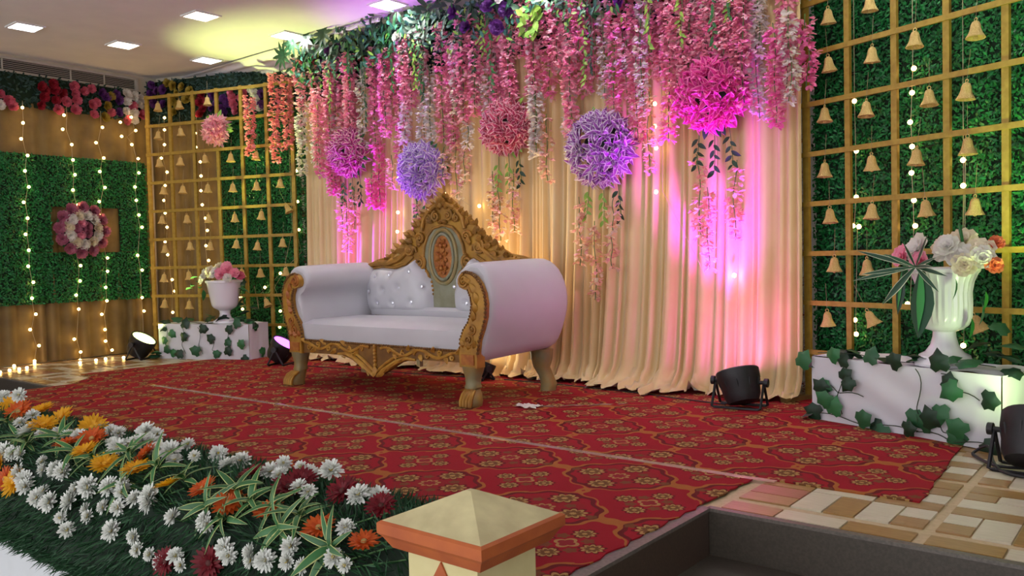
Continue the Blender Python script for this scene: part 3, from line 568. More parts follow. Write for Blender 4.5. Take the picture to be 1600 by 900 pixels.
def relief_leaf(k, x, z, a, L, Wd, y, h=.016, mi=0):
    """raised carved leaf with a mid rib, lying in the X-Z plane"""
    d = Vector((math.cos(a), 0, math.sin(a))); s = Vector((-math.sin(a), 0, math.cos(a))); o = Vector((x, y, z)); f = Vector((0, -1, 0))
    vs = [o, o + d * L * .35 + s * Wd * .5, o + d * L * .75 + s * Wd * .38 + f * h * .4, o + d * L + f * h * .9, o + d * L * .75 - s * Wd * .38 + f * h * .4, o + d * L * .35 - s * Wd * .5, o + d * L * .3 + f * h, o + d * L * .7 + f * h * 1.3]
    k.add(vs, [(0, 6, 1), (1, 6, 7, 2), (2, 7, 3), (3, 7, 4), (4, 7, 6, 5), (5, 6, 0)], mi)
def scroll(k, cx, cz, r, turns, a0, sgn, y, tr=.009, mi=0):
    n = int(14 * turns); pts = []; rr = []
    for i in range(n + 1):
        t = i / n; a = a0 + sgn * 2 * PI * turns * t; q = r * (1 - .82 * t)
        pts.append((cx + q * math.cos(a), y - .006 * t, cz + q * math.sin(a))); rr.append(tr * (1 - .35 * t))
    k.tube(pts, rr, 6, mi); k.ball((cx, y - .006, cz), (r * .2, .012, r * .2), 8, 5, mi)
# legs
for s in (-1, 1):
    x = s * .888
    fs_ = s if s > 0 else -.1
    k = MB(); loft(k, [(0, x + fs_ * .03, -.035, .048, .06), (.03, x + fs_ * .035, -.04, .052, .066), (.07, x + fs_ * .02, -.02, .048, .058), (.10, x, .0, .042, .045), (.115, x, .005, .052, .052), (.13, x, .005, .044, .046), (.17, x - s * .002, .01, .046, .048), (.22, x, .01, .062, .06), (.245, x, .01, .068, .062)], 16)
    leg = k.build('leg', antique2, sofa, sharp=50)
    k = MB()
    for j in range(4):
        tx = x + fs_ * .03 + (j - 1.5) * .025
        k.tube([(tx - s * .012, -.045, .10), (tx, -.085, .075), (tx + s * .004, -.108, .04), (tx + s * .004, -.112, .004)], [.010, .0145, .0155, .013], 7)
    k.build('claw_toes', antique, leg)
    k = MB(); loft(k, [(0, x + s * .055, .72, .05, .05), (.05, x + s * .06, .725, .052, .05), (.10, x + s * .04, .72, .048, .046), (.16, x + s * .012, .71, .055, .05), (.22, x + s * .02, .70, .075, .056), (.29, x + s * .02, .70, .082, .06)], 16)
    k.build('leg', antique2, sofa, sharp=50)
# corner blocks and scrolled arm posts
POST = [(.977, .335), (.99, .412), (1.02, .482), (1.046, .563), (1.053, .644), (1.043, .712), (1.015, .77), (.978, .81), (.94, .833), (.893, .842), (.854, .828), (.829, .799), (.828, .769), (.843, .746), (.882, .732), (.913, .728), (.935, .682), (.941, .642), (.931, .584), (.906, .525), (.865, .476), (.836, .416), (.828, .335)]
ARM_F = [(.83, .26), (.83, .46), (.86, .56), (.875, .64), (.85, .70), (.80, .73), (.772, .78), (.785, .84), (.828, .88), (.90, .905), (.965, .90), (1.02, .855), (1.06, .76), (1.078, .66), (1.068, .56), (1.03, .45), (.995, .36), (.975, .26)]
ARM_B = [(.83, .28), (.83, .46), (.84, .56), (.845, .64), (.82, .70), (.785, .74), (.765, .79), (.785, .85), (.828, .89), (.91, .925), (1.0, .91), (1.075, .85), (1.125, .76), (1.145, .66), (1.14, .56), (1.10, .45), (1.06, .36), (1.0, .285)]
for s in (-1, 1):
    P = [(s * (x - .015), z) for x, z in POST]
    arm = tag(bpy.data.objects.new('arm', None)); COL.objects.link(arm); arm.parent = sofa
    k = MB(); k.prism(P if s > 0 else P[::-1], -.035, .03)
    k.box((s * .888, 0, .29), (.15, .075, .10)); post = k.build('arm_post', antique, arm, sharp=35)
    k = MB()
    k.box((s * .888, -.039, .29), (.105, .012, .065))
    k.build('block_panel', rust_gold, arm, smooth=False)
    k = MB()   # carved scrolls on the post face
    scroll(k, s * .868, .787, .044, 1.9, PI / 2, s, -.036, .010)
    scroll(k, s * .895, .415, .042, 1.6, PI / 2, -s, -.036, .008); scroll(k, s * .925, .485, .034, 1.4, -PI / 2, s, -.036, .008)
    for (x, z, a, L, w) in ((.945, .53, 75, .07, .05), (.965, .58, 85, .075, .055), (.982, .64, 95, .08, .055), (.972, .70, 115, .08, .055), (.94, .76, 140, .07, .05), (.9, .35, 80, .06, .05), (.945, .36, 70, .06, .04), (.86, .36, 100, .06, .04)):
        relief_leaf(k, s * (x - .015), z, rad(a) if s > 0 else PI - rad(a), L, w, -.035)
    k.build('carving', rust_gold if s < 0 else antique, arm, sharp=25)
    k = MB()   # rope beading along the outer edge
    edge = [Vector((s * (x - .013), -.03, z)) for x, z in POST[:11]]
    for i in range(len(edge) - 1):
        for t in (0, .33, .66):
            p = edge[i].lerp(edge[i + 1], t); k.ball(p, (.011, .014, .012), 6, 4)
    k.build('rope_trim', mat('dark_gold', '#7a5426', '#63431f', rough=0.5, metal=0.25, scale=30), arm); k = MB()
    edge = [Vector((s * (x - .017), -.03, z)) for x, z in POST[15:]]
    for i in range(len(edge) - 1):
        for t in (0, .33, .66): k.ball(edge[i].lerp(edge[i + 1], t), (.008, .012, .010), 6, 4)
    k.build('rope_trim', mat('dark_gold', '#7a5426', '#63431f', rough=0.5, metal=0.25, scale=30), arm)
    # upholstery: profile swept from the front to the back, wider towards the back
    n = len(ARM_F); k = MB(); ny = 8
    def prof(v, pull=1.0):
        out = []
        for (x0, z0), (x1, z1) in zip(ARM_F, ARM_B):
            x, z = x0 + (x1 - x0) * v, z0 + (z1 - z0) * v
            out.append((x, z))
        return out
    vs = []; rows = 0
    for y, v, inset in ((.005, 0, .035), (.012, 0, .012), (.035, .02, 0), (.15, .2, 0), (.30, .5, 0), (.48, .8, 0), (.62, 1, 0), (.715, 1, 0), (.735, 1, .015), (.74, 1, .05)):
        p = prof(v); cx = sum(a for a, _ in p) / n; cz = sum(c for _, c in p) / n
        for x, z in p:
            d = Vector((cx - x, cz - z)); d = d.normalized() * inset if d.length > 0 else d
            vs.append((s * (x + d.x - .012), y, z + d.y))
        rows += 1
    fs = [(r_ * n + i, r_ * n + (i + 1) % n, (r_ + 1) * n + (i + 1) % n, (r_ + 1) * n + i) for r_ in range(rows - 1) for i in range(n)]
    fs += [tuple(t) for t in tessellate_polygon([[Vector((v[0], v[2], 0)) for v in vs[:n]]])] + [tuple((rows - 1) * n + i for i in t) for t in tessellate_polygon([[Vector((v[0], v[2], 0)) for v in vs[:n]]])]
    k.add(vs, fs); o = k.build('arm_cushion', white_vinyl, arm, sharp=60)
    sm = o.modifiers.new('s', 'SUBSURF'); sm.levels = sm.render_levels = 1
# seat
def puff(x0, x1, y0, y1, z0, z1, nu=14, nv=8, r=.03, dome=.012):
    k = MB(); vs = []
    def top(u, v):
        x, y = x0 + (x1 - x0) * u, y0 + (y1 - y0) * v
        return (x, y, z1 - r * max(0, 1 - min(v, 1 - v) * (y1 - y0) / r) ** 2 + dome * math.sin(PI * u) * math.sin(PI * v))
    k.grid(top, nu, nv)
    k.add([(x0, y0, z0), (x1, y0, z0), (x1, y0 - .004, (z0 + z1) / 2), (x0, y0 - .004, (z0 + z1) / 2), (x1, y0, z1 - r), (x0, y0, z1 - r)], [(0, 1, 2, 3), (3, 2, 4, 5)])
    k.add([(x0, y1, z0), (x1, y1, z0), (x1, y1, z1 - r), (x0, y1, z1 - r), (x0, y0, z0), (x1, y0, z0), (x1, y0, z1 - r), (x0, y0, z1 - r)], [(1, 0, 3, 2), (0, 4, 7, 3), (5, 1, 2, 6), (4, 0, 1, 5)])
    return k
puff(-.84, .84, -.004, .66, .345, .492).build('seat_cushion', white_vinyl, sofa, sharp=55)
k = MB(); loft(k, [(.49, 0, .675, .80, .045), (.535, 0, .675, .80, .05), (.560, 0, .68, .79, .035)], 24, pw=6); k.build('back_base_roll', white_vinyl, sofa)
# carved front rail
k = MB()
RAIL = [(-.815, .345), (.815, .345), (.815, .265), (.37, .262), (.23, .228), (.11, .165), (.0, .112), (-.11, .165), (-.23, .220), (-.37, .250), (-.815, .245)]
k.prism(RAIL[::-1], -.018, .03); rail = k.build('front_rail', MATS.get('x') or mat('antique_gold_recess_shade', '#8a6228', '#6e4a22', rough=0.5, metal=0.25, scale=9), sofa, smooth=False)  # rail gold darkened to paint recess shade behind the carving
k = MB()
for i in range(66): k.ball((-.805 + .0248 * i, -.022, .343 - .004 * i / 66), (.0125, .013, .009), 6, 4)
k.build('rope_trim', MATS['dark_gold'], rail)
k = MB()
for s in (-1, 1):
    pts = [(s * (.06 + .73 * t), -.022, .305 + .026 * math.sin(4.4 * PI * t + .6) * (1 - .2 * t)) for t in [i / 30 for i in range(31)]]
    k.tube(pts, [.0115] * 31, 6)
    for j, t in enumerate((.12, .30, .46, .62, .78, .93)):
        x = .06 + .73 * t; up = 1 if j % 2 else -1
        scroll(k, s * x, .305 - up * .012, .022, 1.3, up * PI / 2, s * up, -.02, .0085)
        relief_leaf(k, s * (x + .03), .305 + up * .01, (rad(40) if up > 0 else rad(-40)) if s > 0 else (rad(140) if up > 0 else rad(220)), .065, .04, -.018, .022)
    # acanthus sweeping into the centre drop
    pts = [(s * x, -.024, z) for x, z in ((.40, .258), (.31, .264), (.23, .240), (.15, .200), (.08, .165), (.02, .125))]
    k.tube(pts, [.008, .014, .018, .020, .019, .012], 7)
    pts = [(s * x, -.022, z) for x, z in ((.26, .27), (.19, .262), (.12, .225), (.05, .18), (.01, .15))]
    k.tube(pts, [.005, .010, .012, .012, .008], 7)
    for x, z, a in ((.30, .262, 200), (.22, .24, 215), (.15, .205, 225), (.09, .17, 235)):
        relief_leaf(k, s * x, z, rad(a) if s > 0 else PI - rad(a), .06, .034, -.026)
for z in (.33, .305, .28, .255, .23, .20): k.ball((0, -.024, z), (.014, .016, .016), 8, 5)
relief_leaf(k, 0, .20, -PI / 2, .085, .05, -.03, .02)
k.build('carving', mat('carving_gold_lit', '#c2953e', '#a47430', rough=0.42, metal=0.25, scale=20), rail, sharp=25)  # carving in a lighter gold, painted as if catching light against the rail
k = MB(); k.box((.42, -.002, .245), (.03, .03, .06)); k.build('cleat', antique2, rail, smooth=False)
# back frame
CREST = [(0, 1.413), (.075, 1.382), (.125, 1.345), (.165, 1.315), (.195, 1.28), (.28, 1.215), (.36, 1.135), (.425, 1.085), (.54, 1.01), (.64, .957), (.76, .935), (.85, .905)]
LOW = [(.86, .86), (.80, .845), (.69, .857), (.52, .845), (.395, .875), (.30, .92), (.25, .872), (.175, .822), (.135, .753), (.122, .69), (.14, .571), (.13, .50)]
YB = .70
out = [(-x, z) for x, z in CREST[::-1]] + CREST[1:] + LOW + [(-x, z) for x, z in LOW[::-1]]
k = MB(); k.prism(out[::-1], YB, YB + .03); back = k.build('back_frame', antique, sofa, smooth=False)
k = MB(); k.prism([(-.84, .30), (.84, .30), (.84, .84), (.55, .84), (.30, .93), (-.30, .93), (-.55, .84), (-.84, .84)], YB + .02, YB + .04); k.build('back_board', antique2, sofa, smooth=False)
k = MB()   # the splat field
k.prism([(-.125, .53), (.125, .53), (.118, .70), (.14, .76), (.17, .83), (.20, .90), (.20, 1.0), (.155, 1.10), (.08, 1.17), (-.08, 1.17), (-.155, 1.10), (-.20, 1.0), (-.20, .90), (-.17, .83), (-.14, .76), (-.118, .70)][::-1], YB - .008, YB + .01)
k.build('splat_panel', patina, back, smooth=False)
def oval(k, cx, cz, rx, rz, y, tr, n=40, mi=0, a0=0, a1=2 * PI):
    k.tube([(cx + rx * math.cos(a0 + (a1 - a0) * i / n), y, cz + rz * math.sin(a0 + (a1 - a0) * i / n)) for i in range(n + 1)], tr, 8, mi, cap=False)
k = MB()
oval(k, 0, .945, .138, .205, YB - .012, .016); k.build('medallion_ring', antique2, back)
k = MB(); oval(k, 0, .945, .108, .172, YB - .018, .012); k.build('medallion_ring', patina, back)
k = MB()
k.grid(lambda u, v: (.10 * v * math.cos(2 * PI * u), YB - .018 - .01 * (1 - v * v), .945 + .163 * v * math.sin(2 * PI * u)), 32, 6, closed=True)
for j, z in enumerate((.86, .945, 1.03)):
    for i in range(6):
        a = 2 * PI * i / 6 + j * .5; relief_leaf(k, .012 * math.cos(a), z + .012 * math.sin(a), a, .062 if j == 1 else .05, .036, YB - .028, .018)
    k.ball((0, YB - .04, z), (.015, .012, .015), 8, 5)
k.build('medallion_rosette', rust_gold, back, sharp=25)
k = MB()
for s in (-1, 1):
    A = lambda d: rad(d) if s > 0 else PI - rad(d)
    # serrated acanthus along the crest, tips breaking the outline
    C = [Vector((x, z)) for x, z in CREST]
    for i in range(len(C) - 1):
        seg = C[i + 1] - C[i]; m = max(1, int(seg.length / .034)); nrm = math.degrees(math.atan2(seg.x, -seg.y))
        na = math.degrees(math.atan2(-seg.x, seg.y)) + 180
        na = math.degrees(math.atan2(seg.x, -seg.y))
        for j in range(m):
            p = C[i] + seg * (j / m); big = .075 if i < 8 else (.055 if i < 9 else .03)
            relief_leaf(k, s * (p.x - .012), p.y - .03, A(na - 25 + 30 * (j % 2)), big * (1.15 if (i + j) % 3 == 0 else .9), big * .62, YB - .006 + .02 * (j % 2), .022)
    # sweeping mouldings
    k.tube([(s * x, YB - .012, z) for x, z in ((.86, .885), (.75, .905), (.62, .905), (.50, .93), (.41, .985), (.345, 1.03), (.30, 1.02), (.29, .985))], [.018, .024, .024, .020, .018, .015, .012, .008], 8)
    k.tube([(s * x, YB - .008, z) for x, z in ((.82, .862), (.70, .878), (.55, .868), (.42, .895), (.33, .95))], [.010, .013, .013, .012, .008], 7)
    scroll(k, s * .36, 1.01, .05, 1.8, rad(60) if s > 0 else rad(120), -s, YB - .014, .014)
    scroll(k, s * .245, .90, .055, 1.8, PI / 2, s, YB - .016, .015)
    scroll(k, s * .19, .80, .035, 1.5, PI / 2, s, YB - .014, .011)
    scroll(k, s * .245, 1.09, .045, 1.6, 0 if s > 0 else PI, s, YB - .014, .012)
    scroll(k, s * .065, 1.255, .042, 1.6, PI / 2, -s, YB - .018, .011); scroll(k, s * .145, 1.235, .032, 1.5, PI / 2, s, YB - .016, .010)
    k.tube([(s * x, YB - .01, z) for x, z in ((.205, .86), (.215, .95), (.20, 1.03), (.16, 1.11), (.10, 1.165), (0, 1.185))], [.012] * 6, 7)
    k.tube([(s * x, YB - .012, z) for x, z in ((.225, 1.15), (.20, 1.24), (.14, 1.30), (.07, 1.335), (0, 1.345))], [.014, .018, .018, .018, .018], 8)
    for x, z, a, L in ((.30, 1.10, 50, .08), (.33, 1.06, 20, .08), (.40, 1.02, 0, .09), (.46, .97, -20, .09), (.54, .94, -25, .09), (.24, 1.17, 70, .07), (.27, 1.02, 100, .07), (.10, 1.21, 20, .06), (.05, 1.20, 160, .06), (.03, 1.30, 60, .05), (.10, 1.29, 30, .05)):
        relief_leaf(k, s * x, z, A(a), L, L * .6, YB - .012, .022)
    # scalloped edging over the tufted panels
    L2 = [Vector(p) for p in LOW[1:]]
    for i in range(len(L2) - 1):
        seg = L2[i + 1] - L2[i]; m = max(1, int(seg.length / .028))
        for j in range(m):
            p = L2[i] + seg * (j / m); k.ball((s * p.x, YB - .004, p.y), (.014, .016, .014), 7, 4)
for i in range(7):
    a = rad(30 + 20 * i); relief_leaf(k, 0, 1.335, a, .075, .04, YB - .02, .025)
k.ball((0, YB - .03, 1.335), (.022, .02, .022), 10, 6)
k.build('carving', mat('carved_gold', '#ac7a30', '#84602c', rough=0.48, metal=0.25, scale=14), back, sharp=25)
# tufted panels with crystal buttons
BT = [(-.54, .81), (-.70, .80), (-.31, .835), (-.17, .72), (-.42, .71), (-.60, .69), (-.78, .68), (-.50, .59), (-.29, .60), (-.68, .585)]
for s in (-1, 1):
    top = [Vector(p) for p in LOW[::-1]]
    def ztop(x):
        x = abs(x)
        pts = sorted([(p[0], p[1]) for p in LOW[:6]])
        return float(np.interp(x, [p[0] for p in pts], [p[1] for p in pts])) if x > .30 else float(np.interp(x, [.12, .135, .175, .25, .30], [.70, .753, .822, .872, .92]))
    k = MB(); NU, NV = 60, 40
    def tuft(u, v):
        x = -(.118 + .745 * u); z0 = .50; z1 = ztop(x) + .012
        z = z0 + (z1 - z0) * v; e = min(u, 1 - u) * .74; f = min(v, 1 - v) * (z1 - z0)
        d = .105 * (1 - math.exp(-e / .05)) * (1 - math.exp(-f / .04)) + .004
        for bx, bz in BT: d -= .026 * math.exp(-((x - bx) ** 2 + (z - bz) ** 2) / (.028 ** 2))
        return (x if s < 0 else -x, YB - .005 - d, z)
    k.grid(tuft, NU, NV); pan = k.build('tufted_panel', white_vinyl, sofa, sharp=None)
    for bx, bz in BT:
        k = MB(); d = .04
        k.lathe([(.004, .004), (.013, .001), (.014, -.003)], 8, M=Matrix.Rotation(PI / 2, 3, 'X'), o=(bx if s < 0 else -bx, YB - .086, bz))
        k.build('crystal_button', crystal, pan, sharp=20)
# ------------------------------------------------------------------ stage spotlights
black = mat('black_metal', '#17161a', '#1d1c20', rough=0.5, scale=60)
def spot_can(label, loc, aim, beam, lens_c, size=.23, lens_strength=30, yaw=None, knob_c=None, lit=True):
    """a round stage spotlight in a floor yoke; aim is the unit direction of the beam"""
    t = thing('stage_spotlight', label, 'spotlight', loc, 0, 'stage spotlights on the floor')
    aim = Vector(aim).normalized(); q = face_q(aim); c = Vector((0, 0, size * .62))
    yaw = math.atan2(aim.y, aim.x) + PI / 2 if yaw is None else yaw
    r = size / 2; Rm = q.to_matrix(); o = tuple(c)
    k = MB(); k.lathe([(r * .45, -r * 1.05), (r * .72, -r * 1.0), (r * .86, -r * .7), (r * .93, -r * .1), (r * 1.0, r * .05), (r * 1.02, r * .5), (r * .98, r * .55), (r * .90, r * .50), (r * .90, r * .42)], 28, o, M=Rm); body = k.build('can', black, t, sharp=30)
    for i in range(10):
        k = MB(); a = 2 * PI * i / 10; p = c + Rm @ Vector((r * .80 * math.cos(a), r * .80 * math.sin(a), -r * .62)); p2 = c + Rm @ Vector((r * .98 * math.cos(a), r * .98 * math.sin(a), -r * .0)); k.tube([p, p2], .004, 4); k.build('cooling_fin', black, body)
    k = MB(); k.lathe([(r * .885, r * .43), (r * .885, r * .47)], 28, o, M=Rm)
    k.build('lens', glow('lens_' + lens_c[1:], lens_c, lens_strength) if lit else mat('dark_lens', '#2a2830', rough=.2), t)
    hx = Vector((math.cos(yaw), math.sin(yaw), 0)); fy = Vector((-hx.y, hx.x, 0)); w = r * 1.16
    for s in (1, -1):
        k = MB(); b0 = fy * (s * r * .62)
        k.tube([c + hx * w, c + hx * w * 1.0 + b0 * .2 - Vector((0, 0, .03)), hx * w + b0 + Vector((0, 0, .012)), hx * (w * .9) + b0 + Vector((0, 0, .007)), -hx * (w * .9) + b0 + Vector((0, 0, .007)), -hx * w + b0 + Vector((0, 0, .012)), c - hx * w + b0 * .2 - Vector((0, 0, .03)), c - hx * w], .0085, 6)
        k.build('yoke', black, t)
    for s in (1, -1):
        k = MB(); k.tube([c + hx * (s * r * .95), c + hx * (s * (w + .012))], .012, 8); k.tube([c + hx * (s * (w + .004)), c + hx * (s * (w + .026))], .026, 10); k.build('clamp_knob', black, t)
    k = MB(); ctr = c - Rm @ Vector((0, 0, r * .25)); side = (Vector((0, 0, 0)) - loc_cam(loc)).normalized()
    pp = c - side * 0 + Vector((-side.x, -side.y, .0)) * (-r * .93); k.ball(pp + hx * r * .25, (.010, .010, .007), 8, 5)
    if knob_c: k.build('display_light', mat('blue_plastic', '#1c4468', rough=0.25), t)
    if beam:
        ld = bpy.data.lights.new('beam', 'SPOT'); ld.color = beam[0]; ld.energy = beam[1]; ld.spot_size = rad(beam[2]); ld.spot_blend = 1.0; ld.shadow_soft_size = r * .7
        lo = bpy.data.objects.new('beam', ld); COL.objects.link(lo); lo.parent = t; lo.location = c + aim * (r * .72)
        lo.rotation_mode = 'QUATERNION'; lo.rotation_quaternion = Vector((0, 0, -1)).rotation_difference(aim)
    return t
def loc_cam(loc): return Vector((loc[0], loc[1], 0)) * -1
spot_can('black stage spotlight glowing yellow green on the tiles by the left wall', (-8.24, 4.16, 0), (.466, .254, .847), BEAM_GREEN, '#eeff8c', .255, lens_strength=5)
spot_can('black stage spotlight glowing violet between the left planter and the sofa', (-6.47, 4.58, .007), (.50, .26, .84), BEAM_VIOLET, '#c060ff', .24, lens_strength=3.2)
spot_can('black stage spotlight throwing magenta light up the right of the curtain', (-2.10, 4.70, .007), (-.30, .20, .92), BEAM_MAGENTA, '#ff70f0', .25, yaw=.12, knob_c=True)
spot_can('black stage spotlight lying behind the sofa, throwing warm light up the curtain', (-4.20, 4.80, .007), (.22, .34, .88), BEAM_WARM, '#fff0d0', .15)
spot_can('black stage spotlight cut off by the right photo edge beside the planter', (-.50, 3.98, 0), (.06, .55, .83), BEAM_LIME, '#d8ffb0', .26)
for lab, pts in (('tangle of black cables on the tiles by the right planter', [(-.45, 4.0, .02), (-.62, 3.95, .015), (-.74, 4.10, .012), (-.76, 4.19, .012), (-.70, 4.16, .05), (-.66, 4.02, .02), (-.60, 3.88, .012), (-.50, 3.84, .012), (-.42, 3.9, .02)]),
                 ('thin black cable trailing along the carpet before the curtain hem', [(-2.2, 4.72, .012), (-2.6, 4.78, .010), (-3.0, 4.84, .010), (-3.6, 4.86, .010), (-4.1, 4.84, .012)]),
                 ('thin black cable on the carpet between violet spotlight and sofa', [(-6.35, 4.6, .012), (-5.9, 4.62, .010), (-5.4, 4.7, .010), (-4.8, 4.74, .010), (-4.3, 4.82, .012)])):
    P = [Vector(p) for p in pts]; path = []
    for i in range(len(P) - 1):
        a, b_, c_, d_ = P[max(i - 1, 0)], P[i], P[i + 1], P[min(i + 2, len(P) - 1)]
        for j in range(6):
            u = j / 6; path.append(.5 * ((2 * b_) + (c_ - a) * u + (2 * a - 5 * b_ + 4 * c_ - d_) * u * u + (3 * b_ - a - 3 * c_ + d_) * u ** 3))
    k = MB(); k.tube(path, .007 if 'tangle' in lab else .004, 6); tag(k.build('cable', black), lab, 'cable')

# ------------------------------------------------------------------ backdrop curtain
satin = mat('cream_satin', '#dfc592', '#d4b680', rough=0.42, sheen=0.4, scale=2)
def curtain():
    rg = random.Random(11); x0, x1 = -6.76, -1.865; us = [x0]
    while us[-1] < x1: us.append(us[-1] + rg.choice((.035, .05, .06, .08, .10, .13)))
    us[-1] = x1; pts = []
    for i in range(len(us) - 1):
        w = us[i + 1] - us[i]; A = min(.075, .014 + w * .62) * rg.uniform(.6, 1.3)
        for t in (0, .16, .33, .5, .67, .84): pts.append((us[i] + w * t, A * math.sin(PI * t) ** .8, i))
    n = len(pts)
    drift = [rg.gauss(0, .05) for _ in range(60)]
    def sm(x, arr, s):
        q = (x - x0) * s; i = int(q); f = q - i; f = f * f * (3 - 2 * f); return arr[i % 60] * (1 - f) + arr[(i + 1) % 60] * f
    zs = [2.60, 2.4, 2.1, 1.8, 1.5, 1.2, .95, .75, .58, .44, .32, .22, .14, .08, .045, .03, .022, .016]
    ys = [0] * 11 + [.004, .012, .03, .06, .10, .15, .20]
    pool = [rg.uniform(.25, 1.1) for _ in range(60)]
    vs = []
    for j, z in enumerate(zs):
        g = max(0, (2.2 - z) / 2.2); sway0 = g ** 2.2
        for x, h, i in pts:
            sway = sway0 * min(1, max(0, (x1 - x) / .3 + .02))
            xx = x + sm(x, drift, 2.2) * 1.5 * sway + sm(x + 9, drift, 7) * .35 * sway
            yy = 5.165 - h * (.75 + .75 * g) - .05 * sway - ys[j] * sm(x, pool, 3.0) * 1.2 - (.02 * sm(x + 3, pool, 9) if j > 12 else 0)
            zz = z + (.034 * sm(x * 3.1, pool, 4) * abs(math.sin(j * 1.7 + x * 30)) if j > 12 else 0)
            xx = min(max(xx, x0 - .03), x1 + .03 * sway)
            vs.append((xx, yy, zz + .004))
    k = MB(); k.add(vs, [(j * n + i, (j + 1) * n + i, (j + 1) * n + i + 1, j * n + i + 1) for j in range(len(zs) - 1) for i in range(n - 1)])
    o = k.build('backdrop_curtain', satin, sharp=None); return tag(o, 'long cream satin backdrop curtain in folds pooling on the red carpet', 'curtain')
curtain()
# white and red flower garlands at both curtain edges
gw = mat('garland_white', '#ddd8d3', '#c4beba', rough=.8, by='island'); gr = mat('garland_red', '#8a1a2a', '#6a1220', rough=.8, by='island')
for x, y, lab in ((-6.80, 5.12, 'white and dark red flower garland hanging at the left curtain edge'), (-1.943, 5.322, 'white and dark red flower garland hanging behind the right lattice post')):
    t = thing('flower_garland', lab, 'garland', (x, y, 2.5)); 
    for i in range(11):
        za, zb = -.225 * i, -.225 * (i + 1)
        for nm, a, b_, m in (('white_blossoms', za, za - .16, gw), ('red_blossoms', za - .16, zb, gr)):
            k = MB()
            for j in range(46 if m is gw else 20):
                z = rnd(b_, a); an = rnd(0, 2 * PI); d = Vector((math.cos(an), math.sin(an), rnd(-.3, .3)))
                petal(k, (0, 0, z), d, (0, 0, 1), .018, .016, .1, .1, prof=(.5, 1, .7))
            k.build(nm, m, t, smooth=False)
# ------------------------------------------------------------------ flowers: shared meshes
FC = {}
def fmat(n, a, b2, by='island', rough=.55): FC[n] = mat('petal_' + n, a, b2, rough=rough, by=by, thin=0.45); return FC[n]
for n, a, b2 in (('crimson', '#b8283e', '#8e1a30'), ('pink', '#e07a92', '#cc5f7c'), ('purple', '#7a3f92', '#5f2f78'), ('yellow', '#c2ab48', '#a8923a'), ('white', '#f2efec', '#e4dfda'),
                 ('coral', '#f9a8ac', '#f298a2'), ('hot', '#f998cc', '#f080bc'), ('rose', '#f9b6ca', '#f19cb8'), ('blush', '#fbd6de', '#f6c2d0'), ('pale', '#f4cdbc', '#e8b8a8'), ('ivory', '#f3ead8', '#e6dac2'), ('peach', '#e88a68', '#d87450'),
                 ('lilac', '#b488d8', '#a070c8'), ('violet', '#b066bc', '#9450a6'), ('magenta', '#c83f9c', '#a8307f'), ('maroon', '#d0587a', '#b03e60'), ('fuchsia', '#e83fa8', '#c42c88'), ('edge', '#f6f0f6', '#eadfee'), ('wreath_pink', '#c8809a', '#b06484'), ('orange', '#e06a22', '#cc5614'), ('gerbyel', '#f2bc1c', '#e0a60c'), ('darkred', '#8c1424', '#6c0e1c')):
    fmat(n, a, b2)
leafg = mat('leaf_green', '#2c7a34', '#1a5426', rough=.5, by='island'); leafd = mat('leaf_dark', '#123f22', '#0c2f1a', rough=.5, by='island')
leafy = mat('leaf_lime', '#8fb040', '#6c9a34', rough=.5, by='island'); leaft = mat('leaf_teal', '#2f6a5a', '#1f4f48', rough=.5, by='island')
stemm = mat('stem_green', '#4c7a3c', '#3b6630', rough=.6)
def rose_mesh(col, seed):
    random.seed(seed); k = MB()
    ring(k, 6, .05, .05, .12, .25, .25, prof=ROUND); ring(k, 5, .042, .045, .55, .1, .3, z=.004, ph=.5, prof=ROUND); ring(k, 5, .034, .036, .95, -.1, .3, z=.008, prof=ROUND); ring(k, 3, .03, .03, 1.3, -.1, .3, z=.008, prof=ROUND)
    return k.mesh('rose', FC[col])
ROSE = {c: [rose_mesh(c, i) for i in range(2)] for c in ('crimson', 'pink', 'purple', 'yellow', 'white', 'rose', 'blush', 'peach', 'ivory', 'wreath_pink')}
def panel(name, label, P, A, off, L, u0, u1, z0, z1):
    t = thing(name, label, 'flower wall', along(P, A, 0, off, 0), A)
    k = MB(); k.box(((u0 + u1) / 2, .02, (z0 + z1) / 2), (u1 - u0, .012, z1 - z0), mi=1)
    for i in range(int((u1 - u0) * (z1 - z0) * 1500)):
        an = rnd(0, 2 * PI); petal(k, (rnd(u0, u1), .01, rnd(z0, z1)), (math.cos(an), -.5, math.sin(an)), (0, -1, 0), rnd(.03, .05), .022, .2, .1, prof=(.3, 1, .1))
    k.build('leaf_backing', [mat('leaf_bluish', '#22453c', '#18332e', rough=.7, by='island'), matback], t, smooth=False)
    for i, (u, z, c) in enumerate(L):
        if z > CEIL - .05: continue
        ob('rose', ROSE[c][i % 2], t, (u, -.012, z), quat=face_q((rnd(-.3, .3), -1, rnd(-.3, .3)), rnd(0, 6)), scale=rnd(.95, 1.2))
panel('rose_wall', 'rose panel with crimson, pink, purple and white blooms along the left wall top', LW0, LWA, -.03, ROSES_WALL, -2.2, .93, 2.52, 2.835)
panel('rose_wall', 'rose panel in purple, yellow and pink behind the left lattice top', LT0, LTA, .15, ROSES_BACK, -.15, 1.95, 2.50, 2.95)
random.seed(5)
L = []
for i in range(74):
    x = -6.75 + 4.6 * random.random(); L.append((x, random.uniform(2.56, 2.93), random.choice(('purple', 'purple', 'white', 'yellow', 'pink', 'crimson', 'purple', 'white'))))
panel('rose_wall', 'rose panel in purple, white and yellow over the curtain top', Vector((0, 0, 0)), 0, 5.09, L, -6.78, -1.9, 2.50, 2.97)
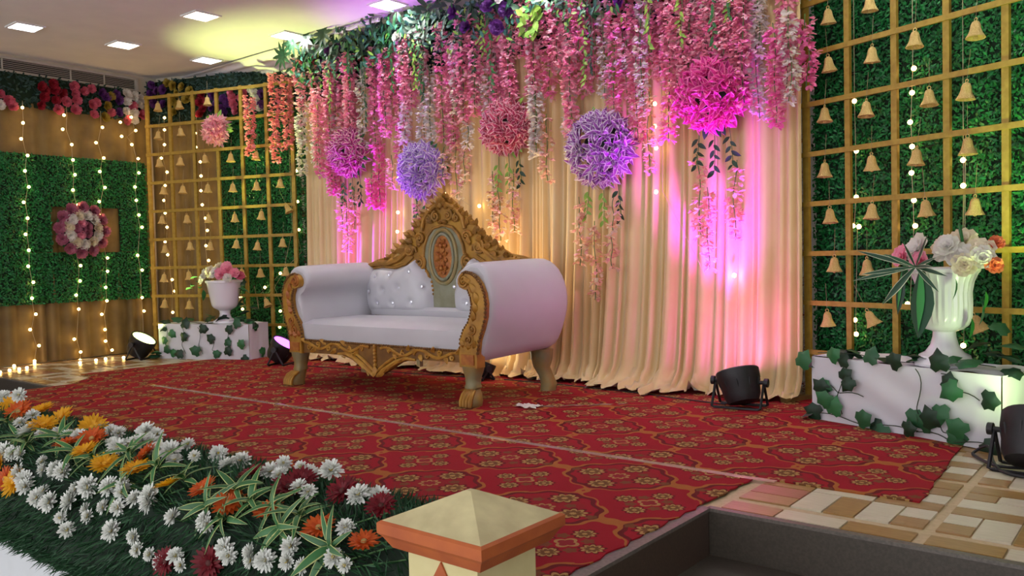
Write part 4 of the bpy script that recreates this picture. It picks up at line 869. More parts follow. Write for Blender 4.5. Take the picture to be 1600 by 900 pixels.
# wreath on the left wall
wu, wz = WREATH
t = thing('flower_wreath', 'round pink and white flower wreath on the left wall leaf mats', 'wreath', along(LW0, LWA, wu, -.105, wz), LWA)
k = MB(); k.lathe([(.25, -.01), (.24, .012), (.02, .014)], 24, M=Matrix.Rotation(PI / 2, 3, 'X')); k.build('backing_disc', leafd, t)
for n, r, c, sc in ((12, .225, ('wreath_pink', 'wreath_pink'), 1.3), (11, .145, ('white', 'ivory'), 1.25), (5, .060, ('wreath_pink', 'rose'), 1.0), (1, 0, ('wreath_pink', 'wreath_pink'), 1.0)):
    for i in range(n):
        a = 2 * PI * i / n + r * 9; ob('rose', ROSE[c[i % 2]][i % 2], t, (r * math.cos(a), -.02 - .02 * (r < .2), r * math.sin(a)), quat=face_q((.3 * math.cos(a), -1, .3 * math.sin(a)), i), scale=sc)
# lilies for the flower balls
def lily(col, seed, edge='edge'):
    random.seed(seed); k = MB()
    ring(k, 6, .105, .036, .62, -.12, .22, prof=(.3, .75, 1, .8, .06), core=0, edge=1, jit=.16); ring(k, 4, .075, .026, 1.05, -.2, .2, prof=(.35, .9, 1, .06), core=0, edge=1, z=.006)
    return k.mesh('lily', [FC[col], FC[edge] if edge in FC else mat(edge, edge)])
LILY = {}
for c, e in (('magenta', 'blush'), ('lilac', 'edge'), ('maroon', 'blush'), ('violet', 'edge'), ('fuchsia', 'hot'), ('rose', 'blush')):
    LILY[c] = [lily(c, i, e) for i in range(3)]
k = MB()
petal(k, (0, 0, 0), (1, 0, .1), (0, 0, 1), .075, .034, -.25, .1, prof=(.2, .9, 1, .7, .05)); leaf_me = {m.name: None for m in (leafg, leafd, leafy)}
for m in (leafg, leafd, leafy): leaf_me[m.name] = k.mesh('leaf', m, sharp=None)
def flower_ball(label, loc, r, col, n, leafcol, A=0, trail=True, group='lily balls on the curtain', squash=.62):
    t = thing('flower_ball', label, 'flower ball', loc, A, group); random.seed(int(abs(loc[0]) * 100))
    k = MB(); k.ball((0, .04, 0), (r * .62, r * .3, r * .62), 12, 8); k.build('leafy_core', leafd, t)
    g = PI * (3 - math.sqrt(5)); cnt = 0
    for i in range(n * 2):
        yv = 1 - (i + .5) * 2 / (2 * n); rr = math.sqrt(1 - yv * yv); d = Vector((rr * math.cos(g * i), -abs(rr * math.sin(g * i)) * 1.0, yv))
        if rr * math.sin(g * i) < -.12: continue
        d = (d + Vector((rnd(-.14, .14), rnd(-.1, .1), rnd(-.14, .14)))).normalized()
        base = Vector((d.x * (r - .07), d.y * (r - .07) * squash, d.z * (r - .07)))
        ob('lily', LILY[col][i % 3], t, base, quat=face_q(d + Vector((0, -.15, 0)), rnd(0, 6)), scale=rnd(.85, 1.2)); cnt += 1
    for i in range(9):
        a = rnd(0, 2 * PI); ob('leaf', leaf_me[leafcol.name], t, (r * .8 * math.cos(a), .0, r * .8 * math.sin(a)), quat=Quaternion((0, -1, 0), a) @ Quaternion((1, 0, 0), PI / 2 + rnd(-.5, .5)), scale=rnd(.8, 1.3))
    if trail:
        for s in range(3):
            x = (s - 1) * r * .42; Lr = rnd(.22, .34) if s != 1 else .30
            sp = bpy.data.objects.new('leaf_spray', None); COL.objects.link(sp); sp.parent = t; sp.location = (x, .02, -r * .75)
            pts = [(x * .25 * q, .01 * math.sin(3 * q), -Lr * q) for q in [i / 6 for i in range(7)]]
            k = MB(); k.tube(pts, .0025, 4); k.build('stem', stemm, sp)
            for i in range(7):
                q = .35 + .65 * i / 6; a = -PI / 2 + (1 if i % 2 else -1) * rnd(.5, 1.0)
                ob('leaf', leaf_me[(leafcol if s < 2 else leafd).name], sp, (x * .25 * q, -.005, -Lr * q), quat=Quaternion((0, -1, 0), a) @ Quaternion((1, 0, 0), PI / 2 + rnd(-.4, .4)), scale=rnd(.6, .95))
    return t
BN = {'magenta': ('magenta lily ball half hidden by strands near the left curtain edge', 30, leafg), 'lilac': ('lilac lily ball left above the sofa crest', 42, leafg), 'maroon': ('dusky pink lily ball above the right shoulder of the sofa', 38, leafy), 'violet': ('violet and white lily ball in the middle of the open curtain', 46, leafy), 'fuchsia': ('large fuchsia lily ball glowing at the right of the curtain', 44, leafd)}
for x, z, r, c in BALLS:
    flower_ball(BN[c][0], (x, 4.985, z), r, c, BN[c][1], BN[c][2])
u, z = BALL_LATTICE
flower_ball('pink lily bunch with lime leaves tied to the left gold lattice', along(LT0, LTA, u, -.05, z), .15, 'rose', 22, leafy, LTA, trail=False, group='lily bunch')
# ------------------------------------------------------------------ wisteria strands
WC = {'pink': ('rose', 'blush', 'hot'), 'pinkwhite': ('rose', 'blush', 'white'), 'white': ('white', 'ivory', 'white'), 'hot': ('hot', 'rose', 'hot'), 'coral': ('coral', 'rose', 'coral'), 'pale': ('pale', 'ivory', 'blush')}
CN = {'pink': 'pink', 'pinkwhite': 'pink to white', 'white': 'white', 'hot': 'hot pink', 'coral': 'coral pink', 'pale': 'pale blush'}
def wisteria(i, x, y, zt, zb, c):
    random.seed(100 + i); Lh = zt - zb
    t = thing('wisteria_strand', None, 'flower strand', (x, y, zt))
    k = MB(); st = MB(); sw = rnd(-.02, .02); n = max(4, int(Lh / (.019 if c != 'pale' else .032)))
    wid = {'white': .042, 'pale': .040, 'hot': .046}.get(c, .056)
    px = lambda q: sw * math.sin(2.5 * q) + .008 * math.sin(9 * q + i)
    for j in range(n):
        q = (j + .5) / n; taper = 1 - .15 * q if c != 'pale' else .8 + .3 * math.sin(PI * q)
        for m in range(4 if c not in ('pale', 'white') else 3):
            an = rnd(0, 2 * PI); rr = wid * taper * rnd(.35, 1.0); o = Vector((px(q) + rr * math.cos(an), rr * math.sin(an) * .8, -Lh * q + rnd(-.015, .015)))
            mi = (0 if random.random() < .62 else (1 if random.random() < .6 else 2))
            if c == 'pinkwhite' and q > .55: mi = 2 if random.random() < .45 + (q - .55) else 1
            for e in range(3):
                b_ = an + rnd(-1.5, 1.5); d = Vector((math.cos(b_), math.sin(b_), rnd(-1.0, .35)))
                petal(k, o, d, (rnd(-.4, .4), rnd(-.4, .4), 1), rnd(.028, .040), rnd(.024, .034), rnd(-.3, .3), .2, core=mi, prof=(.4, 1, .55))
    st.tube([(px(q), 0, .03 - (Lh + .02) * q) for q in [j / 8 for j in range(9)]], .003, 4); st.build('stem', stemm, t)
    k.build('blossoms', [FC[m] for m in WC[c]], t, smooth=False)
    return t
balls_x = sorted((x, c, z) for x, z, r, c in BALLS)
items = []
for i, (x, y, zt, zb, c) in enumerate(WISTERIA):
    items.append((x, wisteria(i, x, y + (rnd(-.05, .03) if y == 5.0 else 0), zt, zb, c), zt, zb, c))
random.seed(21)
extra = []
for i in range(14):
    x = -4.6 + 2.55 * random.random(); zt = rnd(2.55, 2.9); zb = zt - rnd(.25, .6); c = random.choice(('pink', 'pink', 'pink', 'pinkwhite', 'white'))
    extra.append((x, zt, zb, c))
for i in range(5): extra.append((-6.5 + 1.9 * random.random(), rnd(2.6, 2.85), rnd(1.95, 2.3), random.choice(('pink', 'pink', 'pinkwhite', 'white'))))
for i in range(12): extra.append((-2.62 + .5 * random.random(), rnd(2.5, 2.75), rnd(1.98, 2.2), 'pink'))
for i, (x, zt, zb, c) in enumerate(extra): items.append((x, wisteria(500 + i, x, 5.0 + rnd(-.02, .05), zt, zb, c), zt, zb, c))
items.sort(key=lambda q: q[0])
cnt = {}; lat = 0
for x, o, zt, zb, c in items:
    noun = CN[c] if 'strand' in CN[c] else CN[c] + ' wisteria strand'
    if c == 'coral':
        lat += 1; o['label'] = '%s before the left gold lattice, %s of three from the left' % (noun, nth(lat)); o['group'] = 'strands before the left lattice'; continue
    if zt < 2.0:
        bx, bc, bz = min(balls_x, key=lambda q: abs(q[0] - x)); kk = ('b', bc); cnt[kk] = cnt.get(kk, 0) + 1
        o['label'] = '%s hanging low around the %s lily ball, %s from the left' % (noun, {'maroon': 'dusky pink'}.get(bc, bc), nth(cnt[kk])); o['group'] = 'low blossom strands under the lily balls'
    else:
        kk = c; cnt[kk] = cnt.get(kk, 0) + 1
        o['label'] = '%s under the leaf garland, %s of its colour from the left' % (noun, nth(cnt[kk])); o['group'] = 'wisteria strands along the curtain top'
random.seed(33)
# ------------------------------------------------------------------ leaf garland along the curtain top
t = thing('leaf_garland', 'mixed green leaf garland with lilac blooms along the curtain top', 'garland', (-4.3, 5.0, 2.85))
for nm, m, n, xs, zs, L in (('dark_leaves', leafd, 420, (-2.3, 2.3), (-.10, .17), .10), ('teal_leaves', leaft, 520, (-2.3, 2.3), (-.22, .15), .07), ('green_leaves', leafg, 420, (-2.3, 2.3), (-.25, .15), .06), ('lime_leaves', leafy, 160, (-2.3, 2.3), (-.3, .12), .055)):
    k = MB()
    for i in range(n):
        x = rnd(*xs); z = rnd(*zs); an = rnd(0, 2 * PI); y = rnd(-.16, .05)
        petal(k, (x, y, z), (math.cos(an), rnd(-.8, .2), math.sin(an) - .4), (0, -1, .3), L * rnd(.7, 1.3), L * .4, -.2, .1, prof=(.2, 1, .8, .05))
    tag(k.build(nm, m, t, sharp=None), kind='stuff')
k = MB()
for i in range(60):
    a = rnd(0, 2 * PI); petal(k, (.53 + rnd(-.09, .09), rnd(-.12, 0), -.17 + rnd(-.13, .13)), (math.cos(a), -.5, math.sin(a)), (0, -1, .3), .07, .045, -.2, .1, prof=(.3, 1, .8, .05))
k.build('lime_spray', leafy, t, sharp=None)
for x0 in (-2.35, -2.2, -2.0, -1.75):
    k = MB()
    for i in range(10):
        a = 2 * PI * i / 10; petal(k, (x0, -.16, .03 + .1 * (x0 > -2.3)), (math.cos(a), -.35, math.sin(a)), (0, -1, 0), .15, .04, -.2, .1, prof=(.3, 1, .8, .05))
    k.build('leaf_rosette', leafd, t, sharp=None)
for i in range(16):
    x = rnd(-1.9, 2.2); ob('bloom', ROSE['purple'][i % 2] if i % 3 else ROSE['white'][0], t, (x, rnd(-.15, -.05), rnd(-.2, .05)), quat=face_q((rnd(-.5, .5), -1, rnd(-.5, .3)), i), scale=rnd(.9, 1.4))
for i in range(26):
    x = rnd(-2.0, 2.2); Lr = rnd(.2, .75); sp = MB(); z0 = rnd(-.1, .05)
    sp.tube([(x + .02 * math.sin(4 * q), -.09 + .03 * q, z0 - Lr * q) for q in [j / 8 for j in range(9)]], .002, 4, mi=0)
    for j in range(int(Lr / .028)):
        q = (j + .5) * .028 / Lr; a = -PI / 2 + rnd(-1.2, 1.2); petal(sp, (x, -.09 + .03 * q, z0 - Lr * q), (math.cos(a), rnd(-.5, .1), math.sin(a)), (0, -1, .2), .05, .022, -.2, .1, core=1, prof=(.2, 1, .7, .05))
    sp.build('hanging_vine', [stemm, (leafg, leafd, leafy)[i % 3]], t, sharp=None)
# ------------------------------------------------------------------ planters with ivy and urns
cloth = mat('white_planter_cloth', '#d6d5db', '#cfced5', rough=0.7, sheen=0.2, scale=3)
ivy_out = [(0, 0), (.35, .12), (.55, .42), (.9, .30), (.80, .02), (1.25, 0), (.80, -.02), (.9, -.30), (.55, -.42), (.35, -.12)]
ivy_out = [(.04, .0), (-.10, .28), (.14, .56), (.34, .46), (.68, .52), (.82, .28), (1.15, 0), (.82, -.28), (.68, -.52), (.34, -.46), (.14, -.56), (-.10, -.28)]
def ivy_mesh(m, seed):
    rg = random.Random(seed); k = MB(); vs = [(x * .075, y * .075, -.010 * abs(y) - .012 * x * x + rg.uniform(-.003, .003)) for x, y in ivy_out]
    vs = [(.03, 0, .008), (.06, 0, .006)] + vs; n = len(ivy_out)
    k.add(vs, [(0, 2 + i, 2 + (i + 1) % n) for i in list(range(0, 4)) + list(range(8, n))] + [(0, 2 + 4, 1), (1, 2 + 4, 2 + 5), (1, 2 + 5, 2 + 6), (1, 2 + 6, 2 + 7), (1, 2 + 7, 2 + 8), (0, 1, 2 + 8)])
    return k.mesh('ivy_leaf', m, sharp=None)
ivym = [mat('ivy_green', '#2f7040', '#1d5030', rough=.5, by='object'), mat('ivy_dark', '#143a24', '#0e2c1a', rough=.5)]
IVY = [ivy_mesh(ivym[i % 2], i) for i in range(4)]
def planter(label, ilab, P, A, Ln, Hh, D, leaves, top, extra):
    t = thing('planter_box', label, 'planter', tuple(P), A)
    def front(u, v):
        x, z = Ln * u, Hh * v
        f = .006 * math.sin((x * 18 + z * 34)) * math.exp(-((u - .5) / .32) ** 2) + .004 * math.sin(x * 50) * (u > .86) * (1 - v)
        return (x, -f - .004, z)
    k = MB(); k.grid(front, 90, 14)
    k.grid(lambda u, v: (Ln * u, D * v, Hh + .004 * math.sin(17 * u + 5 * v) + .003 * math.sin(31 * u)), 40, 8)
    k.grid(lambda u, v: (Ln + .004 + .004 * math.sin(22 * u) * (1 - v), D * u, Hh * v), 16, 6)
    k.grid(lambda u, v: (0, D * (1 - u), Hh * v), 6, 4); k.grid(lambda u, v: (Ln * (1 - u), D, Hh * v), 6, 4)
    k.build('cloth_cover', cloth, t, sharp=50)
    k = MB(); k.box((Ln / 2, D / 2, Hh / 2), (Ln - .02, D - .02, Hh - .02)); k.build('box', MATS['raw_timber'], t, smooth=False)
    v = thing('ivy_vine', ilab, 'ivy', tuple(P), A); pts = []
    for i, (u, z) in enumerate(leaves):
        a = rnd(-PI, PI); z = max(z, .035)
        if u <= Ln - .02:
            q = Quaternion((1, 0, 0), PI / 2) @ Quaternion((0, 0, 1), a) @ Quaternion((0, 1, 0), rnd(-.35, .1)); loc = (u, -.022 - .01 * (i % 3), min(z, Hh))
        else: q = Quaternion((0, 0, 1), PI / 2) @ Quaternion((1, 0, 0), PI / 2) @ Quaternion((0, 0, 1), a); loc = (Ln + .02, (u - Ln) * 1.0 + .05, min(z, Hh))
        ob('ivy_leaf', IVY[i % 4], v, loc, quat=q, scale=rnd(1.0, 1.35)); pts.append(loc)
    for i, (u, y, z) in enumerate(top):
        ob('ivy_leaf', IVY[(i * 3 + 1) % 4], v, (u, y, z), quat=Quaternion((0, 0, 1), rnd(0, 6)) @ Quaternion((0, 1, 0), rnd(-.5, .3)) @ Quaternion((1, 0, 0), rnd(-.6, .6)), scale=rnd(1.1, 1.5)); pts.append((u, y, z - .01))
    for a, b_ in extra:
        k = MB(); n = 12; k.tube([(a[0] + (b_[0] - a[0]) * i / n + .02 * math.sin(7 * i / n), a[1] + (b_[1] - a[1]) * i / n, a[2] + (b_[2] - a[2]) * i / n + .012 * math.sin(9 * i / n)) for i in range(n + 1)], .0025, 5); k.build('vine_stem', mat('vine_brown', '#2c3a28', rough=.7), v)
PR, PRA = Vector((-1.63, 4.603, .005)), rad(-19); PL, PLA = Vector((-8.101, 4.275, 0)), rad(19.2)
random.seed(9)
planter('white cloth covered planter box in front of the right lattice', 'ivy vine trailing over the right white planter', PR, PRA, 1.02, .345, .36, IVY_RIGHT,
        [(.13, .05, .365), (.26, .06, .365), (.38, .03, .368), (.55, .05, .368), (.62, .08, .37), (.86, .06, .40), (.90, .12, .43), (.95, .16, .46), (.80, .2, .45), (.87, .24, .52), (1.0, .1, .37), (1.05, .2, .36), (.93, .2, .40), (.7, .03, .365), (-.04, .02, .30)],
        [((.20, -.02, .34), (.19, -.02, .05)), ((.05, -.02, .20), (.32, -.02, .16)), ((.62, -.02, .34), (.66, -.02, .04)), ((.66, -.02, .12), (.86, -.02, .02)), ((0, -.02, .035), (.62, -.02, .03)), ((.62, -.02, .03), (1.0, -.02, .02)), ((.75, -.02, .33), (.92, -.02, .22)), ((.0, .05, .36), (.95, .06, .37))])
planter('white cloth covered planter box in front of the left lattice', 'ivy vine trailing over the left white planter', PL, PLA, 1.09, .35, .30, IVY_LEFT,
        [(.1, .05, .37), (.2, .1, .38), (.62, .05, .40), (.7, .12, .45), (.78, .08, .42), (.85, .1, .40), (.92, .1, .45), (.98, .15, .39), (1.05, .1, .38), (.8, .2, .52), (.86, .22, .58), (.9, .24, .66), (.88, .25, .74), (.55, .1, .42), (.03, .05, .33), (-.03, -.03, .05), (.04, -.04, .03), (.3, .1, .37), (1.0, .2, .36), (1.1, .05, .3), (.95, .22, .5)],
        [((.1, -.02, .34), (.12, -.02, .05)), ((.3, -.02, .33), (.33, -.02, .05)), ((.5, -.02, .32), (.54, -.02, .05)), ((.66, -.02, .2), (.7, -.02, .05)), ((.85, -.02, .34), (.85, -.02, .05)), ((.86, .2, .38), (.88, .25, .76)), ((.02, .05, .36), (1.05, .1, .37))])
random.seed(12)
ob('fallen_leaf', IVY[1], None, (-1.674, 4.576, .02), quat=Quaternion((0, 1, 0), -.5), scale=1.1); tag(bpy.data.objects['fallen_leaf'], 'dark fallen leaf on the carpet beside the right planter', 'leaf')
porcelain = mat('white_porcelain', '#dedce2', rough=0.22)
# urns
ur = along(PR, PRA, .66, .16, .352); ul = along(PL, PLA, .70, .15, .354)
t = thing('flower_urn', 'white fluted pedestal urn on the right planter', 'urn', tuple(ur))
k = MB(); k.lathe([(.135, 0), (.138, .012), (.125, .03), (.118, .034), (.112, .05), (.085, .065), (.062, .10), (.052, .14), (.050, .165), (.060, .172)], 48, flute=.035, fn=28); k.build('pedestal', porcelain, t)
k = MB(); k.lathe([(.055, .17), (.08, .178), (.105, .20), (.118, .24), (.120, .30), (.118, .36), (.126, .41), (.142, .45), (.150, .46)], 56, flute=.05, fn=28); k.build('bowl', porcelain, t)
k = MB(); k.lathe([(.146, .455), (.158, .46), (.162, .475), (.15, .482), (.13, .478)], 40); k.build('rim', porcelain, t)
t = thing('flower_urn', 'white bucket shaped urn on the left planter', 'urn', tuple(ul))
k = MB(); k.lathe([(.12, 0), (.118, .02), (.10, .03), (.06, .05), (.05, .09), (.055, .12), (.07, .13)], 32); k.build('pedestal', porcelain, t)
k = MB(); k.lathe([(.06, .125), (.105, .15), (.12, .17), (.125, .185), (.165, .40)], 40, flute=.02, fn=20); k.build('bowl', porcelain, t)
k = MB(); k.lathe([(.16, .395), (.178, .40), (.18, .42), (.165, .425), (.13, .42)], 40); k.build('rim', porcelain, t)
# bouquets in the urns
dr_in = mat('sword_leaf', '#14462a', '#0f3a22', rough=.45, by='object'); dr_edge = mat('sword_edge', '#b8c0a0', rough=.5); dr_band = mat('sword_band', '#2e8a3c', rough=.45)
t = thing('urn_bouquet', 'bouquet of white and pink roses with striped sword leaves in the right urn', 'bouquet', (ur.x, ur.y, ur.z + .46))
rx = Vector((math.cos(PRA), math.sin(PRA), 0)); ry = Vector((-rx.y, rx.x, 0)); V = lambda a, b_, c: rx * a + ry * b_ + Vector((0, 0, c))
for i, (a, b_, c, col, sc) in enumerate(((-.20, -.02, .08, 'rose', 1.25), (-.16, -.08, .07, 'rose', 1.1), (-.09, -.05, .11, 'white', 1.5), (-.05, -.10, .05, 'rose', 1.1), (.0, .05, .13, 'rose', 1.0), (.05, -.04, .10, 'white', 1.4), (.09, .02, .14, 'ivory', 1.4), (.13, -.08, .07, 'white', 1.4), (.19, -.03, .09, 'ivory', 1.4), (.22, -.06, .06, 'white', 1.2), (.16, -.10, .03, 'ivory', 1.2), (.27, -.05, .03, 'peach', .85), (.24, .02, .13, 'peach', .8), (-.02, .05, .12, 'ivory', 1.3), (.08, -.1, .12, 'white', 1.2))):
    p = V(a, b_, c); d = p.copy(); d.z += .05; d -= ry * .25; ob('rose', ROSE[col][i % 2], t, p, quat=face_q(d, i), scale=sc)
def sword(p, d, up, L, Wd, curl, band=False, name='sword_leaf', par=None):
    k = MB(); petal(k, (0, 0, 0), d, up, L, Wd, curl, -.12, core=0, edge=1 if not band else None, prof=(.25, .6, .9, 1.0, .85, .5, .03), ew=.8)
    if band: petal(k, Vector(up).normalized() * .004, d, up, L * .9, Wd * .35, curl, -.1, core=2, prof=(.25, .6, .9, 1, .8, .4, .03))
    return ob(name, k.mesh(name, [dr_in, dr_edge, dr_band], sharp=None), par, p)
hub = V(-.03, -.19, .03)
for a, dz, fo, L, Wd, cu in ((-1.0, .35, -.3, .30, .032, -.12), (-1.0, -.20, -.5, .30, .034, -.10), (-.95, -.1, -.45, .26, .030, -.1), (.45, .75, -.3, .19, .034, -.05), (-.2, .75, -.3, .13, .022, 0), (.9, .35, -.4, .15, .026, -.1), (.95, -.12, -.5, .22, .030, -.15), (.8, -.55, -.4, .20, .030, -.1), (-.6, -.75, -.3, .24, .05, -.1), (.7, .1, -.6, .16, .026, -.2), (-.5, .4, -.6, .15, .024, -.2)):
    sword(hub, V(a, fo, dz), V(-dz * .3, -1, .5), L, Wd * .78, cu, par=t)
sword(hub + V(.03, .0, -.02), V(.12, -.22, -1), V(0, -1, -.2), .33, .125, .05, True, 'broad_leaf', t); sword(V(-.21, -.02, .0), V(-.06, -.1, -1), V(0, -1, 0), .22, .05, 0, True, 'broad_leaf', t)
for a, b_, c in ((.14, -.14, -.03), (.23, -.05, -.09), (.17, -.06, -.22), (.21, -.04, -.15)):
    ob('leaf', leaf_me[leafg.name], t, V(a, b_, c), quat=Quaternion((0, 1, 0), PI / 2) @ Quaternion((1, 0, 0), rnd(-.6, .6)), scale=1.3)
k = MB(); k.tube([V(.11, -.02, .12), V(.10, -.03, .20), V(.095, -.03, .235)], [.006, .009, .005], 6); k.build('bud_spike', leafg, t)
t = thing('urn_bouquet', 'bouquet of white and pink roses with green leaves in the left urn', 'bouquet', (ul.x, ul.y, ul.z + .40))
rx = Vector((math.cos(PLA), math.sin(PLA), 0)); ry = Vector((-rx.y, rx.x, 0))
for i, (a, b_, c, col, sc) in enumerate(((-.17, -.03, .08, 'white', 1.5), (-.10, -.06, .10, 'ivory', 1.4), (-.03, -.08, .09, 'white', 1.3), (-.06, .02, .13, 'ivory', 1.4), (.05, -.09, .08, 'rose', 1.35), (.10, -.06, .12, 'rose', 1.35), (.06, -.02, .15, 'rose', 1.2), (.17, -.05, .09, 'rose', 1.1), (.21, -.02, .06, 'pink', 1.0), (-.2, -.06, .03, 'white', 1.2), (.13, -.1, .04, 'white', 1.0))):
    p = V(a, b_, c); d = p.copy(); d.z += .05; d -= ry * .25; ob('rose', ROSE[col][i % 2], t, p, quat=face_q(d, i), scale=sc)
for i, (a, c) in enumerate(((-.24, .02), (-.28, -.02), (-.22, .06), (-.3, -.05), (-.2, -.04), (.0, .02), (.1, .02), (-.1, .03))):
    ob('leaf', leaf_me[leafg.name], t, V(a, -.10, c), quat=Quaternion((0, 0, 1), PI + rnd(-.6, .6)) @ Quaternion((1, 0, 0), rnd(-.5, .5)), scale=1.5)
ob('leaf', leaf_me[leafg.name], t, V(-.17, -.1, -.07), quat=Quaternion((0, 1, 0), PI / 2), scale=1.4)

# ------------------------------------------------------------------ flower bed along the stage front
PROF = [(2.0, 0.0), (1.95, .09), (1.86, .13), (1.74, .15), (1.62, .125), (1.52, .03), (1.465, -.11), (1.445, -.25), (1.455, -.30)]
bx0, bx1 = -6.4, -1.64
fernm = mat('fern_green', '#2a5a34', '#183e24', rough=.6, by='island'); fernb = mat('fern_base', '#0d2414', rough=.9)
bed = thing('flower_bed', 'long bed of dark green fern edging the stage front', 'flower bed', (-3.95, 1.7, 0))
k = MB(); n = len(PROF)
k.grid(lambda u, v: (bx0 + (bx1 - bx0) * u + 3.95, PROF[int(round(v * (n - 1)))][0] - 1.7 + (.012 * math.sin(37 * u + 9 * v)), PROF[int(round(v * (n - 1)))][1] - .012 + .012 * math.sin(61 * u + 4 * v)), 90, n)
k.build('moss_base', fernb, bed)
k = MB(); pr = [Vector(p) for p in PROF]
for i in range(24000):
    s = random.random() * (n - 1.001); j = int(s); p = pr[j].lerp(pr[j + 1], s - j); x = rnd(bx0, bx1 + .06)
    tng = pr[j + 1] - pr[j]; nr = Vector((tng.y, -tng.x)).normalized() * -1
    if nr.y < 0 and j < 5: nr = -nr
    if j >= 5: nr = Vector((-abs(nr.x), nr.y))
    L = rnd(.03, .075); d = Vector((rnd(-.8, .8), nr.x + rnd(-.5, .5), nr.y * .8 + rnd(-.5, .5) - (.25 if j >= 5 else 0))).normalized()
    o = Vector((x + 3.95, p.x - 1.7, p.y)); sd = d.cross(Vector((rnd(-1, 1), rnd(-1, 1), rnd(-1, 1)))).normalized() * rnd(.0012, .0024)
    k.add([o - sd, o + sd, o + d * L * .6 + sd * 1.3, o + d * L, o + d * L * .6 - sd * 1.3], [(0, 1, 2, 3, 4)])
tag(k.build('fern_foliage', fernm, bed, smooth=False), kind='stuff')
def bed_normal(y, z): return Vector((.35, -.45, .8)) if y > 1.72 else (Vector((.1, -.35, .9)) if z > .09 else Vector((.15, -.85, .45)))
cream_disc = mat('flower_disc_yellow', '#c8b040', '#b09a30', rough=.7); or_disc = mat('flower_disc_tan', '#b89a58', '#a08048', rough=.7); dk_disc = mat('flower_disc_dark', '#4c1a14', rough=.7); gy_disc = mat('flower_disc_gold', '#d8a020', rough=.7)
def gerbera_mesh(col, seed):
    random.seed(seed); k = MB()
    ring(k, 19, .050, .0125, .16, .05, .1, r0=.006, jit=.06, prof=(.5, .9, 1, .9, .25)); ring(k, 17, .042, .012, .34, -.05, .1, z=.004, r0=.006, jit=.08, ph=.5, prof=(.5, .9, 1, .9, .25)); ring(k, 14, .024, .008, .7, 0, .1, z=.005, r0=.004, prof=(.6, 1, .6))
    return k.mesh('gerbera', FC[col], sharp=None)
def chrys_mesh(seed, L):
    random.seed(seed); k = MB()
    for nn, l, e, z in ((15, L, .0, 0), (14, L * .95, .32, .003), (12, L * .82, .65, .006), (9, L * .66, 1.0, .008), (6, L * .5, 1.3, .009)): ring(k, nn, l, l * .34, e, .05, .25, z=z, r0=.003, jit=.16, prof=(.45, .9, 1, .85, .4))
    return k.mesh('chrysanthemum', mat('chrysanthemum_white', '#e6e8e2', '#d6dad0', rough=.6, by='island'), sharp=None)
GER = {c: [gerbera_mesh(m, i) for i in range(3)] for c, m in (('yellow', 'gerbyel'), ('orange', 'orange'), ('red', 'darkred'))}
CHR = [chrys_mesh(i, L) for i, L in enumerate((.034, .030, .026, .022, .036, .028))]
def disc_me(m, r):
    k = MB(); k.ball((0, 0, .006), (r, r, r * .6), 10, 6); return k.mesh('disc', m)
GD = {'yellow': disc_me(gy_disc, .011), 'orange': disc_me(or_disc, .011), 'red': disc_me(dk_disc, .011)}; CD = disc_me(cream_disc, .007)
random.seed(77)
def stem(o, p, q, tilt, sub=False):
    """curved stem from the flower back into the fern"""
    inv = q.inverted(); pts = [Vector((0, 0, 0)), Vector((0, 0, -.03))]
    world = Vector((rnd(.10, .20), .10, rnd(.0, .07))) if p[1] < 1.6 else Vector((rnd(-.03, .03), .01, -.13))
    pts.append(inv @ world * .6 + Vector((0, 0, -.01))); pts.append(inv @ world * 1.1)
    k = MB(); k.tube(pts, .0028, 5); k.build('stem', stemm, o)
def row_name(p): return 'back edge' if p[1] > 1.72 else ('crest' if p[2] > .09 else 'front face')
cn = {}
tot = {}
allf = [(p, c) for c, L in (('yellow', BED_YELLOW), ('orange', BED_ORANGE), ('red', BED_RED)) for p in L]
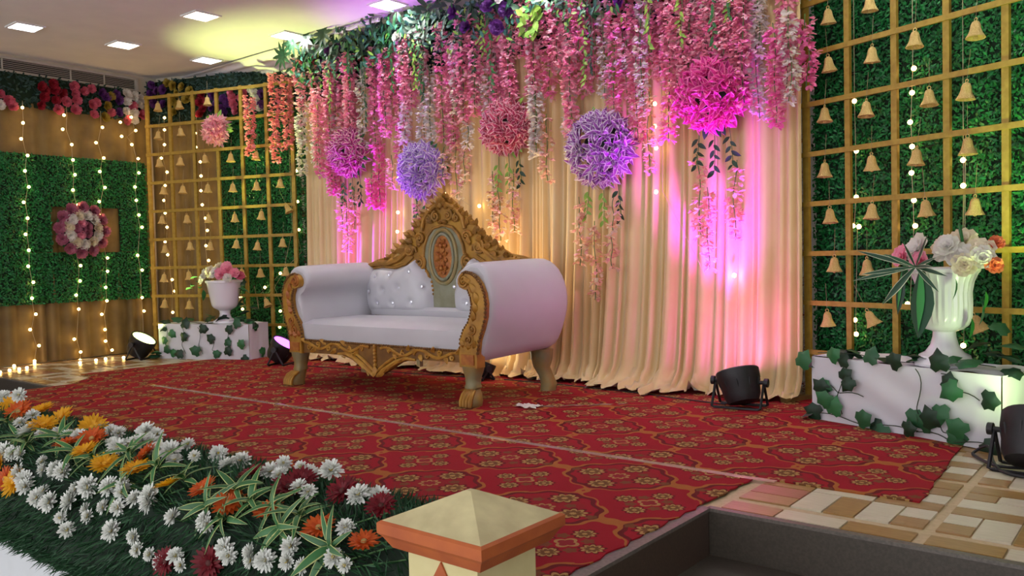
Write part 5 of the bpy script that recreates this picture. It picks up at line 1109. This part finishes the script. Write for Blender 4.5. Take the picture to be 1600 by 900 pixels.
for i, (p, c) in enumerate(sorted(allf)):
    kk = (c, row_name(p)); cn[kk] = cn.get(kk, 0) + 1
    nrm = bed_normal(p[1], p[2]) + Vector((rnd(-.35, .35), rnd(-.35, .2), rnd(-.1, .2))); q = face_q(nrm, rnd(0, 6))
    o = ob('gerbera', GER[c][i % 3], None, (p[0], p[1] - .01, p[2] + .02), quat=q, scale=rnd(.9, 1.08) * (1 + .12 * max(0, -1.9 - p[0])))
    tag(o, '%s gerbera, %s of its colour from the left on the bed %s' % ('dark red' if c == 'red' else c, nth(cn[kk]), row_name(p)), 'flower', 'gerberas in the stage front bed')
    ob('disc', GD[c], o); stem(o, p, q, 0)
for i, p in enumerate(sorted(BED_WHITE)):
    kk = ('w', row_name(p)); cn[kk] = cn.get(kk, 0) + 1
    nrm = bed_normal(p[1], p[2]) + Vector((rnd(-.5, .5), rnd(-.4, .3), rnd(-.2, .3))); q = face_q(nrm, rnd(0, 6))
    o = ob('chrysanthemum', CHR[i % 6], None, (p[0], p[1] - .01, p[2] + .018), quat=q, scale=rnd(.95, 1.2) * (1 + .07 * max(0, -2.0 - p[0])))
    tag(o, 'white chrysanthemum, %s from the left on the flower bed %s' % (nth(cn[kk]), row_name(p)), 'flower', 'white chrysanthemums in the stage front bed')
    ob('disc', CD, o, (0, 0, .002)); stem(o, p, q, 0)
song = mat('song_leaf', '#2f6a34', '#28582c', rough=.5, by='object'); song_e = mat('song_leaf_edge', '#b9c07a', '#a8b26a', rough=.5)
SL = []
for i in range(5):
    k = MB(); petal(k, (0, 0, 0), (1, 0, .75), (-.6, 0, 1), rnd(.09, .125), rnd(.024, .032), rnd(-1.3, -.6), -.15, core=0, edge=1, prof=(.5, .9, 1, .95, .8, .5, .03), ew=.78); SL.append(k.mesh('striped_leaf', [song, song_e], sharp=None))
for i, p in enumerate(sorted(BED_TUFT)):
    t = thing('dracaena_tuft', 'tuft of green leaves with cream edges, %s from the left in the flower bed' % nth(i + 1), 'leaf tuft', (p[0], p[1], p[2] + .01), 0, 'striped leaf tufts in the bed')
    axis = face_q(bed_normal(p[1], p[2]) + Vector((rnd(-.5, .5), rnd(-.5, .1), 0)))
    k = MB(); k.tube([axis @ Vector((0, 0, -.06)), axis @ Vector((0, 0, .03))], .004, 5); k.build('stem', stemm, t)
    for j in range(9):
        ob('striped_leaf', SL[(i + j) % 5], t, axis @ Vector((0, 0, .003 * j)), quat=axis @ Quaternion((0, 0, 1), 2.4 * j + rnd(-.3, .3)) @ Quaternion((0, 1, 0), -.06 * j + rnd(-.2, .2)), scale=rnd(.68, .98))
